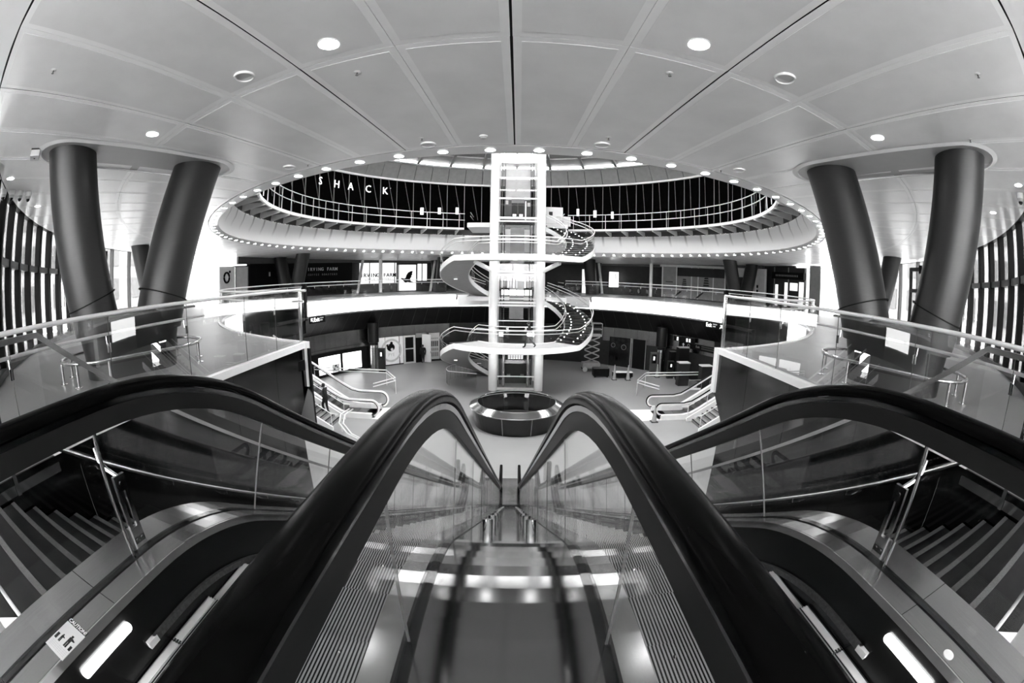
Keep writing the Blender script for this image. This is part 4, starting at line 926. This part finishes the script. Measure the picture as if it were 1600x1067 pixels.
for z in (2.35, 3.5): MB().arc([(23.1, z - .1), (23.1, z + .1), (23.3, z + .1), (23.3, z - .1)], 58, 68.2, 4).build('head', 'black', t)
# ------------------------------------------------------------------ concourse: shops, signs and things standing there
t = thing('light_box', 'wide illuminated panel in a black frame on the concourse wall', 'light box', pc(RW, -121, -6.0))
MB().arc([(RW - .12, -6.2), (RW - .12, -4.30), (RW + .03, -4.30), (RW + .03, -6.2)], -110, -131, 10).build('black_surround', 'black', t)
for a0, a1 in ((-112.6, -116.2), (-116.3, -120.6), (-121.6, -125.0), (-125.1, -128.2)): MB().arc([(RW - .16, -6.0), (RW - .16, -4.62), (RW - .12, -4.62), (RW - .12, -6.0)], a0, a1, 3).build('lit_panel', 'lightbox', t)
MB().arc([(RW - .165, -5.98), (RW - .165, -5.35), (RW - .155, -5.35), (RW - .155, -5.98)], -117.4, -120.2, 2).build('printed_tile', 'offwhite', t)
for a, z, w in ((-118.8, -5.5, .35), (-118.3, -5.75, .3), (-119.4, -5.65, .2)): MB().arc([(RW - .17, z - .07), (RW - .17, z + .07), (RW - .16, z + .07), (RW - .16, z - .07)], a - w, a + w, 1).build('tile_mark', 'charcoal', t)
t = thing('shop_hoarding', 'white concourse shop hoarding with a ring emblem', 'hoarding', pc(RW, -139, ZC))
for a0, a1 in ((-134.6, -136.8), (-137.0, -141.6), (-141.9, -143.0)): MB().arc([(RW - .06, ZC + .1), (RW - .06, -3.75), (RW + .02, -3.75), (RW + .02, ZC + .1)], a0, a1, 3).build('board', 'white', t)
MB().arc([(RW - .05, ZC + .0), (RW - .05, ZC + .1), (RW + .02, ZC + .1), (RW + .02, ZC)], -134.6, -143, 4).build('plinth', 'charcoal', t)
a = -138.9; x = Vector((-math.cos(math.radians(a)), -math.sin(math.radians(a)), 0)); c = pc(RW - .08, a, -4.95)
def flatring(c, x, r0, r1, m, t, name, d):
    n = 36; up = Vector((0, 0, 1)); ri = [c + x * (r0 * math.cos(2 * PI * k / n)) + up * (r0 * math.sin(2 * PI * k / n)) for k in range(n)]; ro = [c + x * (r1 * math.cos(2 * PI * k / n)) + up * (r1 * math.sin(2 * PI * k / n)) for k in range(n)]
    g = MB(); g.loft([ri, ro, [p - d * .012 for p in ro], [p - d * .012 for p in ri], ri], caps=False); g.build(name, m, t)
flatring(c, x, 0.86, 1.04, 'lgrey', t, 'ring_emblem', rad(a))
def blob(dx, dz, r, m, nm, sx_=1.0): 
    p = c + x * dx + Vector((0, 0, dz)) - rad(a) * .02; MB().prism([p + x * (r * sx_ * math.cos(th)) + Vector((0, 0, r * math.sin(th))) for th in lin(0, 2 * PI * 15 / 16, 15)], rad(a) * -1, 0.015).build(nm, m, t)
blob(-.05, .28, .34, 'black', 'emblem_head', 1.15); blob(-.36, .46, .13, 'black', 'emblem_ear'); blob(.02, .66, .13, 'black', 'emblem_ear'); blob(.05, .10, .13, 'white', 'emblem_patch'); blob(-.26, .50, .06, 'white', 'emblem_patch')
onwall(a, -5.35, RW - .08, 0.42, 'PYE', 'lgrey', t, name='lettering', extrude=.004)
t = thing('door_1', None, None, pc(RW, -145, ZC), kind='structure')
MB().arc([(RW - .05, ZC), (RW - .05, -3.75), (RW + .03, -3.75), (RW + .03, ZC)], -143.2, -147.2, 2).build('door_frame', 'lgrey', t)
for z0, z1 in ((-6.15, -5.0), (-4.9, -3.9)): MB().arc([(RW - .07, z0), (RW - .07, z1), (RW - .05, z1), (RW - .05, z0)], -143.8, -146.5, 2).build('door_pane', 'black', t)
MB().arc([(RW - .02, ZC), (RW - .02, -4.0), (RW + .03, -4.0), (RW + .03, ZC)], -147.4, -151, 2).build('open_doorway', 'black', t)
MB().arc([(RW - .05, -4.0), (RW - .05, -3.6), (RW + .03, -3.6), (RW + .03, -4.0)], -147.4, -151, 2).build('lintel', 'grey', t)
t = thing('white_door_leaf', 'white door leaf standing open beside the concourse doorway', 'door', pc(16.2, -150.3, ZC))
p0 = pc(16.6, -149.6, 0); p1 = pc(15.9, -151.6, 0); d = (p1 - p0)
MB().loft([[p0 + d * f + n_ * Vector((0.03, 0.05, 0)) + Vector((0, 0, z)) for f, n_ in ((0, -1), (1, -1), (1, 1), (0, 1))] for z in (ZC + .05, -3.7)]).build('leaf', 'white', t)
MB().b2((p1.x - .03, p1.y - .12, -5.4), (p1.x + .03, p1.y - .04, -5.2)).build('handle', 'chrome', t)
t = thing('wall_poster', 'grey poster with faded block print right of the white door', 'poster', pc(RW, -153.6, ZC + .3))
MB().arc([(RW - .05, -6.1), (RW - .05, -3.65), (RW, -3.65), (RW, -6.1)], -151.9, -155.3, 2).build('sheet', 'lgrey', t)
for z0, z1, m in ((-4.9, -4.4, 'dgrey'), (-5.3, -5.05, 'grey'), (-5.85, -5.45, 'grey'), (-4.2, -4.1, 'grey')):
    for k in range(4): MB().arc([(RW - .06, z0), (RW - .06, z1), (RW - .05, z1), (RW - .05, z0)], -152.5 - k * .62, -152.95 - k * .62, 1).build('print_block', m, t)
# right side of the concourse
t = thing('dark_shop', 'dark concourse shop window with ring emblems right of the lift', 'shopfront', pc(RW, 144, ZC))
MB().arc([(RW - .04, ZC), (RW - .04, -3.65), (RW + .02, -3.65), (RW + .02, ZC)], 148.5, 141.4, 4).build('window', 'blackgloss', t)
for a_, z_, r_ in ((147.2, -4.4, .2), (143.6, -4.5, .24)):
    xx = Vector((-math.cos(math.radians(a_)), -math.sin(math.radians(a_)), 0)); flatring(pc(RW - .06, a_, z_), xx, r_ - .03, r_, 'grey', t, 'ring_emblem', rad(a_))
MB().arc([(RW - .06, ZC), (RW - .06, -3.6), (RW, -3.6), (RW, ZC)], 141.4, 141.1, 1).build('frame', 'grey', t)
t = thing('shop_opening', 'black shop opening with a thin frame on the right of the concourse', 'shopfront', pc(RW, 138, ZC))
MB().arc([(RW - .02, ZC), (RW - .02, -3.65), (RW + .02, -3.65), (RW + .02, ZC)], 140.9, 135.9, 3).build('opening', 'black', t)
for a_ in (140.8, 136.2): MB().arc([(RW - .06, ZC), (RW - .06, -3.6), (RW - .02, -3.6), (RW - .02, ZC)], a_, a_ - .2, 1).build('frame', 'grey', t)
def exit_sign(a0, a1, txt, small, arrow_left, label):
    t = thing('exit_sign', label, 'sign', pc(15.3, (a0 + a1) / 2, -1.66)); r = 15.18
    MB().arc([(r, -1.66), (r, -1.17), (r + .1, -1.17), (r + .1, -1.66)], a0, a1, 4).build('board', 'black', t)
    for a in (a0 + (a1 - a0) * .1, a0 + (a1 - a0) * .9): MB().tube([pc(r + .05, a, -1.17), pc(r + .05, a, -1.0)], .02, 6).build('hanger', 'grey', t)
    sg_ = 1 if a1 > a0 else -1; w = abs(a1 - a0)
    am = a0 + sg_ * w * (.42 if arrow_left else .24); onwall(am, -1.42, r - .02, .40, txt, 'litdim', t, name='lettering', extrude=.004, bold=.012)
    for j in range(2):      # two lines of print too small to read
        for i in range(small[j]):
            aa = a0 + sg_ * (w * (.64 if arrow_left else .46) + i * .19); MB().arc([(r - .02, -1.36 - .16 * j), (r - .02, -1.27 - .16 * j), (r, -1.27 - .16 * j), (r, -1.36 - .16 * j)], aa, aa + sg_ * .12, 1).build('small_print', 'lgrey', t)
    aa = a0 + sg_ * w * (.12 if arrow_left else .90); xx = Vector((-math.cos(math.radians(aa)), -math.sin(math.radians(aa)), 0)); cc = pc(r - .02, aa, -1.42); s = -1 if arrow_left else 1
    def pt(u, v): return cc + xx * (u * s) + Vector((0, 0, v))
    MB().prism([pt(-.15, -.10), (pt(-.10, -.15)), pt(.08, .03), pt(.08, -.08), pt(.15, -.08), pt(.15, .15), pt(-.08, .15), pt(-.08, .08), pt(.03, .08)], rad(aa) * -1, .01).build('arrow', 'litdim', t)
exit_sign(-105.4, -111.6, 'Exit', (8, 6), True, 'black Exit sign with an arrow hanging under the left LED ribbon')
exit_sign(111.6, 103.9, 'Exit', (9, 6), False, 'black Exit sign with an arrow hanging under the right LED ribbon')
t = thing('direction_sign', 'dark subway direction sign with small pictograms on the right of the concourse', 'sign', pc(RW, 116, -3.6))
MB().arc([(RW - .12, -3.75), (RW - .12, -3.30), (RW - .06, -3.30), (RW - .06, -3.75)], 124.5, 109.5, 6).build('board', 'black', t)
onwall(117.6, -3.48, RW - .14, .26, 'Exit', 'grey', t, name='lettering', extrude=.004); [MB().arc([(RW - .14, z_), (RW - .14, z_ + .1), (RW - .13, z_ + .1), (RW - .13, z_)], 116.2 - i * .38, 115.95 - i * .38, 1).build('small_print', 'dgrey', t) for z_ in (-3.45, -3.62) for i in range(14)]
xx = Vector((-math.cos(math.radians(122.6)), -math.sin(math.radians(122.6)), 0)); cc = pc(RW - .14, 122.8, -3.52)
MB().prism([cc + xx * u + Vector((0, 0, v)) for u, v in ((-.04, -.16), (.04, -.16), (.04, .02), (.13, .02), (0, .17), (-.13, .02), (-.04, .02))], rad(122.6) * -1, .01).build('arrow', 'offwhite', t)
flatring(pc(RW - .14, 120.9, -3.50), Vector((-math.cos(math.radians(120.9)), -math.sin(math.radians(120.9)), 0)), .09, .13, 'grey', t, 'ring_symbol', rad(120.9))
t = thing('lit_pictograms', 'small lit pictogram sign above the direction sign on the right', 'sign', pc(RW, 122, -2.95))
MB().arc([(RW - .30, -3.25), (RW - .30, -2.85), (RW - .2, -2.85), (RW - .2, -3.25)], 126, 118.5, 3).build('board', 'black', t)
for a_ in (124.6, 121.2, 120.2): MB().arc([(RW - .33, -3.2), (RW - .33, -2.92), (RW - .30, -2.92), (RW - .30, -3.2)], a_ - .25, a_ + .25, 1).build('pictogram', 'litdim', t)
def wrapped_column(p, label):
    t = thing('round_column', label, 'column', (p[0], p[1], ZC)); c = (p[0], p[1], 0)
    MB().lathe([(.38, ZC), (.38, -4.35)], c, 28).build('steel_sleeve', 'wallmetal', t, smooth=True); MB().lathe([(.41, -4.35), (.41, -4.15)], c, 28).build('collar', 'chrome', t, smooth=True)
    MB().lathe([(.38, -4.15), (.38, -3.95), (.48, -3.9), (.48, -2.25)], c, 28).build('upper_drum', 'fasciadark', t, smooth=True)
wrapped_column((-11.7, 34.5), 'round steel column on the concourse between the light box and the ring hoarding')
wrapped_column((12.6, 34.2), 'round steel column on the right of the concourse beside the info kiosks')
def kiosk(p, h, label, m='charcoal'):
    t = thing('info_kiosk', label, 'kiosk', (p[0], p[1], ZC))
    MB().b2((p[0] - .27, p[1] - .15, ZC), (p[0] + .27, p[1] + .15, ZC + h)).build('case', m, t)
    MB().b2((p[0] - .20, p[1] - .17, ZC + h * .55), (p[0] + .20, p[1] - .15, ZC + h * .93)).build('screen', 'blackgloss', t); MB().b2((p[0] - .07, p[1] - .18, ZC + h * .68), (p[0] + .07, p[1] - .17, ZC + h * .84)).build('lit_figure', 'litdim', t)
kiosk((-10.75, 33.7), 2.0, 'slim dark help kiosk beside the left round column'); kiosk((11.75, 33.6), 2.0, 'slim grey help kiosk left of the right round column', 'dgrey'); kiosk((13.0, 32.7), 1.45, 'short dark help kiosk right of the right round column')
def cone(p, label, h=.75):
    t = thing('traffic_cone', label, 'cone', (p[0], p[1], ZC))
    MB().b2((p[0] - .2, p[1] - .2, ZC), (p[0] + .2, p[1] + .2, ZC + .04)).build('base', 'charcoal', t); MB().lathe([(.15, ZC + .04), (.03, ZC + h)], (p[0], p[1], 0), 16).build('body', 'cone', t, smooth=True)
cone((12.0, 33.1), 'traffic cone at the foot of the right round column', 1.1); cone((8.1, 32.3), 'traffic cone left of the pair by the dark shop', 1.2); cone((9.2, 32.2), 'traffic cone right of the pair by the dark shop', 1.2); cone((8.1, 22.1), 'traffic cone at the foot of the right side escalator', 1.0)
def crate(p, d, label, m='black', top='offwhite'):
    t = thing('equipment_case', label, 'case', (p[0], p[1], ZC)); MB().b2((p[0] - d[0] / 2, p[1] - d[1] / 2, ZC + .12), (p[0] + d[0] / 2, p[1] + d[1] / 2, ZC + d[2])).build('body', m, t); MB().b2((p[0] - d[0] / 2, p[1] - d[1] / 2, ZC + d[2]), (p[0] + d[0] / 2, p[1] + d[1] / 2, ZC + d[2] + .05)).build('lid', top, t)
    for i in (-1, 1):
        for j in (-1, 1): MB().cyl((p[0] + i * d[0] * .4, p[1] + j * d[1] * .4, ZC), (p[0] + i * d[0] * .4, p[1] + j * d[1] * .4, ZC + .12), .05, n=8).build('castor', 'black', t)
crate((7.2, 33.4), (1.3, .7, .7), 'low black equipment case by the dark shop, left one', top='dgrey'); crate((8.95, 33.0), (1.6, .6, .45), 'low equipment case with bright trim between the cones', top='offwhite')
crate((13.4, 33.4), (.5, .4, 2.1), 'tall black cabinet right of the right round column', top='dgrey'); crate((13.7, 31.9), (.9, 0.7, 2.7), 'large black cabinet with a grey top at the right of the concourse', top='grey')
def machine(p, label):
    t = thing('ticket_machine', label, 'machine', (p[0], p[1], ZC)); MB().b2((p[0] - .45, p[1] - .3, ZC), (p[0] + .45, p[1] + .3, ZC + 1.75)).build('body', 'charcoal', t); MB().b2((p[0] - .47, p[1] - .32, ZC + 1.75), (p[0] + .47, p[1] + .32, ZC + 1.83)).build('top', 'offwhite', t)
machine((13.2, 30.4), 'grey machine with a white top by the right escalator guard, left one'); machine((14.6, 29.2), 'grey machine with a white top by the right escalator guard, right one')
for i, (x_, l) in enumerate(((13.4, 'low tubular barrier beyond the right escalator guard, left one'), (15.2, 'low tubular barrier beyond the right escalator guard, right one'))):
    t = thing('tube_barrier', l, 'barrier', (x_, 28.3, ZC)); MB().tube([(x_ - .55, 28.3, ZC), (x_ - .55, 28.3, ZC + .8), (x_ - .45, 28.3, ZC + .9), (x_ + .45, 28.3, ZC + .9), (x_ + .55, 28.3, ZC + .8), (x_ + .55, 28.3, ZC)], .03, 8).build('frame', 'grey', t, smooth=True); MB().b2((x_ - .5, 28.29, ZC + .15), (x_ + .5, 28.31, ZC + .3)).build('board', 'white', t)
# scissor lift
t = thing('scissor_lift', 'grey scissor lift parked behind the helical stair', 'scissor lift', (6.75, 35.6, ZC)); px, py = 6.75, 35.6
MB().b2((px - .75, py - .4, ZC + .28), (px + .75, py + .4, ZC + .75)).build('chassis', 'grey', t)
for i in (-.55, .55):
    for j in (-.42, .42): MB().cyl((px + i, py + j - .06, ZC + .2), (px + i, py + j + .06, ZC + .2), .2, n=16).build('wheel', 'lgrey' if j < 0 else 'charcoal', t)
for k in range(4):
    z0 = ZC + .8 + k * .55
    for s_ in (-1, 1): MB().loft([[Vector((px + u * s_, y_, z)) for y_, z in ((py - .36, zz - .05), (py - .30, zz - .05), (py - .30, zz + .05), (py - .36, zz + .05))] for u, zz in ((-.65, z0), (.65, z0 + .5))]).build('scissor_arm', 'grey', t)
MB().b2((px - .8, py - .42, ZC + 3.0), (px + .8, py + .42, ZC + 3.15)).build('platform', 'grey', t)
for z in (3.6, 4.1): MB().tube([(px - .8, py - .42, ZC + z), (px + .8, py - .42, ZC + z), (px + .8, py + .42, ZC + z), (px - .8, py + .42, ZC + z)], .025, 6, loop=True).build('guard_rail', 'grey', t)
for i in (-.8, 0, .8): MB().cyl((px + i, py - .42, ZC + 3.15), (px + i, py - .42, ZC + 4.1), .025, n=6).build('guard_post', 'grey', t)
MB().b2((px - .6, py - .5, ZC + 3.2), (px - .25, py - .42, ZC + 3.6)).build('control_box', 'offwhite', t)
# round glass enclosure on the concourse floor
gc = (0.30, 22.25); t = thing('glass_enclosure', 'round dark glass enclosure with a broad steel rim in front of the lift', 'glass enclosure', (gc[0], gc[1], ZC))
for k in range(10):
    MB().arc([(2.25, ZC), (2.45, -5.32), (2.47, -5.32), (2.27, ZC)], k * 36 - 18 + .4, k * 36 + 18 - .4, 6, Vector((gc[0], gc[1], 0))).build('glass_panel', 'glassdark', t)
    MB().tube([pc(2.24, k * 36 - 18, ZC, Vector((gc[0], gc[1], 0))), pc(2.44, k * 36 - 18, -5.3, Vector((gc[0], gc[1], 0)))], .025, 8).build('post', 'chrome', t)
CG = Vector((gc[0], gc[1], 0))
MB().arc([(2.12, -5.10), (2.14, -5.06), (2.52, -5.26), (2.50, -5.32)], -180, 180, 64, CG, caps=False).build('sloped_rim', 'chrome', t, smooth=True)
for r, z in ((2.12, -5.07), (2.52, -5.29)): MB().tube([pc(r, a_, z, CG) for a_ in lin(-180, 174, 59)], .03, 8, loop=True).build('rim_tube', 'chrome', t, smooth=True)
MB().lathe([(2.2, ZC + .01), (2.2, ZC + .015)], (gc[0], gc[1], 0), 48).build('dark_floor_disc', 'charcoal', t)
# curved low guard left of the lift at concourse level
t = thing('curved_guard', 'curved low glass guard with a steel rail left of the lift base', 'railing', (-4.0, 30, ZC)); pth = [Vector((-2.4, 33.0, -5.25))] + [Vector((-3.1 + 1.75 * math.cos(th), 31.1 + 1.9 * math.sin(th), -5.25)) for th in lin(math.radians(95), math.radians(215), 14)] + [Vector((-2.45, 29.35, -5.25)), ]
MB().tube(pth, .03, 8).build('rail', 'rail', t, smooth=True)
for p_, q_ in zip(pth[:-1], pth[1:]): MB().add([p_, q_, Vector((q_.x, q_.y, ZC)), Vector((p_.x, p_.y, ZC))], [(0, 1, 2, 3)]).build('glass_panel', 'glassfar', t); MB().cyl((q_.x, q_.y, ZC), q_, .015, n=6).build('post', 'grey', t)
# ------------------------------------------------------------------ side escalators and stairs on the concourse
def side_group(sx, xf, yn, yf, lab):
    X = lambda v: sx * v
    t = thing('side_escalator', lab[0], 'escalator', (X(xf), (yn + yf) / 2, ZC)); tn = math.tan(math.radians(30))
    def prof(h, up): # polyline in (x,z): foot level then rising
        return [(xf - .9, ZC + h), (xf + .5, ZC + h), (xf + 1.0, ZC + h + .10), (xf + 1.5, ZC + h + .36), (xf + 7.0, ZC + h + .36 + 5.5 * tn)]
    for y in (yn, yf):
        hp = [Vector((X(px_), y, pz)) for px_, pz in reversed(prof(1.0, 0))]; e = hp[-1]
        for k in range(1, 12): th = PI * k / 12; hp.append(Vector((e.x - sx * .38 * math.sin(th), y, e.z - .38 + .38 * math.cos(th))))
        hp.append(Vector((e.x + sx * .1, y, e.z - .76)))
        MB().sweep(hp, [(-.045, -.03), (.045, -.03), (.045, .015), (-.045, .015)], side=(0, 1, 0)).build('handrail', 'rubber', t, smooth=True)
        MB().sweep(hp[:-1], [(-.04, -.13), (.04, -.13), (.04, -.03), (-.04, -.03)], side=(0, 1, 0)).build('handrail_profile', 'white_gloss', t)
        lo = prof(.30, 0); hi = prof(.93, 0)
        MB().loft([[Vector((X(a_[0]), y - .006, a_[1])), Vector((X(a_[0]), y + .006, a_[1])), Vector((X(b_[0]), y + .006, b_[1])), Vector((X(b_[0]), y - .006, b_[1]))] for a_, b_ in zip(lo, hi)]).build('glass_panel', 'glassfar', t)
        lo = prof(-.25, 0); hi = prof(.30, 0)
        MB().loft([[Vector((X(a_[0]), y - .11, max(a_[1], ZC))), Vector((X(a_[0]), y + .11, max(a_[1], ZC))), Vector((X(b_[0]), y + .11, b_[1])), Vector((X(b_[0]), y - .11, b_[1]))] for a_, b_ in zip(lo, hi)]).build('skirt_deck', 'white_gloss', t)
    for k in range(14):
        x_ = xf + .4 + .4 * k; z = ZC + max(0, (x_ - xf - 1.0)) * tn
        MB().b2((X(x_), yn + .13, z - .25), (X(x_ + .395), yf - .13, z + .02)).build('step', 'dgrey', t)
    MB().b2((X(xf - 1.0), yn + .1, ZC), (X(xf + .4), yf - .1, ZC + .012)).build('comb_plate', 'steel_x', t)
    # short staircase on the near side
    s = thing('side_stair', lab[1], 'stairs', (X(xf + 1.6), yn - 1.2, ZC)); y0, y1 = yn - 2.3, yn - .55
    for k in range(15):
        x_ = xf + .9 + .30 * k; MB().b2((X(x_), y0, ZC if k < 3 else ZC + .165 * (k - 1)), (X(x_ + .30), y1, ZC + .165 * (k + 1))).build('stair_step', 'grey', s); MB().b2((X(x_ - .005), y0, ZC + .165 * (k + 1) - .01), (X(x_ + .07), y1, ZC + .165 * (k + 1) + .006)).build('nosing', 'black', s)
    for y in (y0 - .05, y1 + .05):
        q = [(xf + .55, ZC + .02), (xf + .55, ZC + .22), (xf + 5.6, ZC + .22 + 5.05 * .55), (xf + 5.6, ZC + 5.05 * .55 - .2), (xf + .9, ZC + .02)]
        MB().loft([[Vector((X(a_), yy, z)) for a_, z in q] for yy in (y - .05, y + .05)]).build('stringer', 'white', s)
        MB().tube([(X(xf + .2), y, ZC + .92), (X(xf + .6), y, ZC + .95), (X(xf + 5.6), y, ZC + .95 + 5 * .55)], .025, 8).build('handrail', 'rail', s, smooth=True)
        for k in range(4): x_ = xf + .6 + 1.2 * k; MB().cyl((X(x_), y, ZC + .1 + 1.2 * k * .55), (X(x_), y, ZC + .95 + 1.2 * k * .55), .02, n=8).build('post', 'rail', s)
    # glass guard with twin rails on the far side
    g = thing('side_guard', lab[2], 'railing', (X(xf + 2), yf + 3, ZC)); pts = [Vector((X(xf + .1), yf + 1.6, 0)), Vector((X(xf - .9), yf + 3.4, 0)), Vector((X(xf + .4), yf + 5.6, 0)), Vector((X(xf + 6.5), yf + 5.8, 0))]
    for dz in (1.12, .92): MB().tube([p + Vector((0, 0, ZC + dz)) for p in pts], .04, 8).build('rail', 'rail', g)
    for p, q_ in zip(pts[:-1], pts[1:]): MB().add([p + Vector((0, 0, ZC + .03)), q_ + Vector((0, 0, ZC + .03)), q_ + Vector((0, 0, ZC + 1.05)), p + Vector((0, 0, ZC + 1.05))], [(0, 1, 2, 3)]).build('glass_panel', 'glassfar', g); MB().cyl((q_.x, q_.y, ZC), (q_.x, q_.y, ZC + 1.1), .02, n=6).build('post', 'rail', g)
    tag(MB().b2((X(xf - 2.6), yn - .1, ZC), (X(xf - .2), yf + .2, ZC + .012)).build('floor_mat', 'tactile'), lab[3], 'mat')
side_group(-1, 8.7, 22.0, 23.9, ('left side escalator rising from the concourse behind the dark wall', 'short white-edged stair beside the left side escalator', 'glass guard with twin rails behind the left side escalator', 'white floor mat at the foot of the left side escalator'))
side_group(1, 9.5, 22.4, 24.2, ('right side escalator rising from the concourse behind the dark wall', 'short white-edged stair beside the right side escalator', 'glass guard with twin rails behind the right side escalator', 'white floor mat at the foot of the right side escalator'))
t = thing('curved_handrail', 'curved steel handrail on the concourse at the foot of the left stairs', 'railing', (-7.6, 19, ZC))
for d in (0, .22):
    MB().tube([Vector((-8.6 + d, 20.6, ZC + .95)), Vector((-8.7 + d, 19.6, ZC + .95)), Vector((-8.3 + d, 18.4, ZC + .93)), Vector((-7.4 + d, 17.2, ZC + .9)), Vector((-6.0 + d, 16.2, ZC + .85))], .04, 8).build('rail', 'rail', t, smooth=True)
for x_, y_ in ((-8.7, 19.6), (-7.4, 17.2)): MB().cyl((x_, y_, ZC), (x_, y_, ZC + .94), .03, n=8).build('post', 'rail', t)
for x_, l in ((-0.88, 'dark bollard at the foot of the left descending escalator'), (1.38, 'dark bollard at the foot of the right descending escalator')):
    t = thing('bollard', l, 'bollard', (x_, 15.2, ZC)); MB().lathe([(.085, ZC), (.085, ZC + .82), (.06, ZC + .86)], (x_, 15.2, 0), 14).build('post', 'charcoal', t, smooth=True); MB().lathe([(.12, ZC), (.12, ZC + .03)], (x_, 15.2, 0), 14).build('base', 'grey', t)
# unseen lamps added under the near balcony to brighten the concourse floor
for sx in (-1, 1):
    for k in range(8):
        a_ = sx * (36 + k * 5); p = pc(16.3, a_, -0.6)
        t = thing('concourse_fill_lamp', 'round unseen fill lamp added below the near balcony', 'light', p, 'added fill lamps under the near balcony')
        MB().lathe([(.24, -.02), (.27, -.015), (.27, 0), (.24, 0)], p, 20, caps=False).build('trim_ring', 'white_gloss', t); MB().lathe([(.001, -.012), (.24, -.012)], p, 20, caps=False).build('lens', 'fill_lamp', t)
# ------------------------------------------------------------------ people
def person(name, label, loc, rotz, joints, edges, radii, tone_z, h):
    me = bpy.data.meshes.new('body'); me.from_pydata([Vector(j) * h for j in joints], edges, [])
    o = bpy.data.objects.new('body', me); COL.objects.link(o); sk = o.modifiers.new('skin', 'SKIN'); sk.use_smooth_shade = True
    for i, v in enumerate(me.skin_vertices[0].data): v.radius = (radii[i] * h, radii[i] * h); v.use_root = (i == 0)
    sb = o.modifiers.new('sub', 'SUBSURF'); sb.levels = 1; sb.render_levels = 1
    dg = bpy.context.evaluated_depsgraph_get(); dg.update(); m2 = bpy.data.meshes.new_from_object(o.evaluated_get(dg)); bpy.data.objects.remove(o); m2.name = 'body'
    m2.materials.clear(); m2.materials.append(M['cloth']); m2.materials.append(M['skin'])
    for p in m2.polygons: p.use_smooth = True; p.material_index = 1 if p.center.z > tone_z * h and p.center.z < 2 * h else 0
    t = thing(name, label, 'person', loc); t.rotation_euler = (0, 0, rotz)
    b = bpy.data.objects.new('body', m2); COL.objects.link(b); b.parent = t
    hd = Vector(joints[4]) * h; hb = MB(); hb.lathe([(.001, .078 * h), (.045 * h, .066 * h), (.062 * h, .03 * h), (.060 * h, -.01 * h), (.048 * h, -.045 * h)], (hd.x - .006 * h, hd.y, hd.z + .012 * h), 16, caps=False)
    ho = hb.build('hair', 'hair', None, smooth=True); ho.parent = t
    nz = MB(); nz.cyl((hd.x + .052 * h, hd.y, hd.z), (hd.x + .070 * h, hd.y, hd.z - .012 * h), .010 * h, .006 * h, 8); no = nz.build('nose', 'skin', None, smooth=True); no.parent = t
    return t
# x forward, z up, unit height; 0 pelvis 1 waist 2 chest 3 neck 4 head-centre 5 head-top | arms | legs
J = [(0, 0, .52), (0, 0, .62), (.01, 0, .76), (.02, 0, .845), (.04, 0, .915), (.04, 0, .965),
     (.0, .115, .80), (-.05, .135, .64), (.03, .13, .50), (.06, .125, .455),
     (.0, -.115, .80), (.06, -.135, .65), (.15, -.12, .53), (.18, -.11, .49),
     (.0, .055, .48), (.13, .055, .28), (.17, .055, .055), (.26, .055, .03),
     (.0, -.055, .48), (-.06, -.055, .27), (-.24, -.055, .09), (-.17, -.055, .02)]
Ed = [(0, 1), (1, 2), (2, 3), (3, 4), (4, 5), (2, 6), (6, 7), (7, 8), (8, 9), (2, 10), (10, 11), (11, 12), (12, 13), (0, 14), (14, 15), (15, 16), (16, 17), (0, 18), (18, 19), (19, 20), (20, 21)]
Rd = [.085, .085, .095, .035, .055, .045, .045, .035, .026, .022, .045, .035, .026, .022, .07, .048, .032, .024, .07, .048, .032, .024]
person('person', 'person in dark clothes walking across the lower landing of the helical stair', (1.05, 25.75, -2.75), PI, J, Ed, Rd, .86, 1.62)
J2 = list(J); J2[15] = (.10, .055, .30); J2[16] = (.06, .055, .10); J2[17] = (.15, .055, .07); J2[19] = (.0, -.055, .27); J2[20] = (-.04, -.055, .05); J2[21] = (.05, -.055, .02)
person('person', 'person in dark clothes standing on the short stair beside the left side escalator', (-10.15, 20.9, ZC + .55), PI, J2, Ed, Rd, .86, 1.68)
person('person', 'person in dark clothes standing in the concourse doorway by the white door', (pc(16.2, -149.2, 0).x, pc(16.2, -149.2, 0).y, ZC), -PI / 2, J2, Ed, Rd, .86, 1.7)
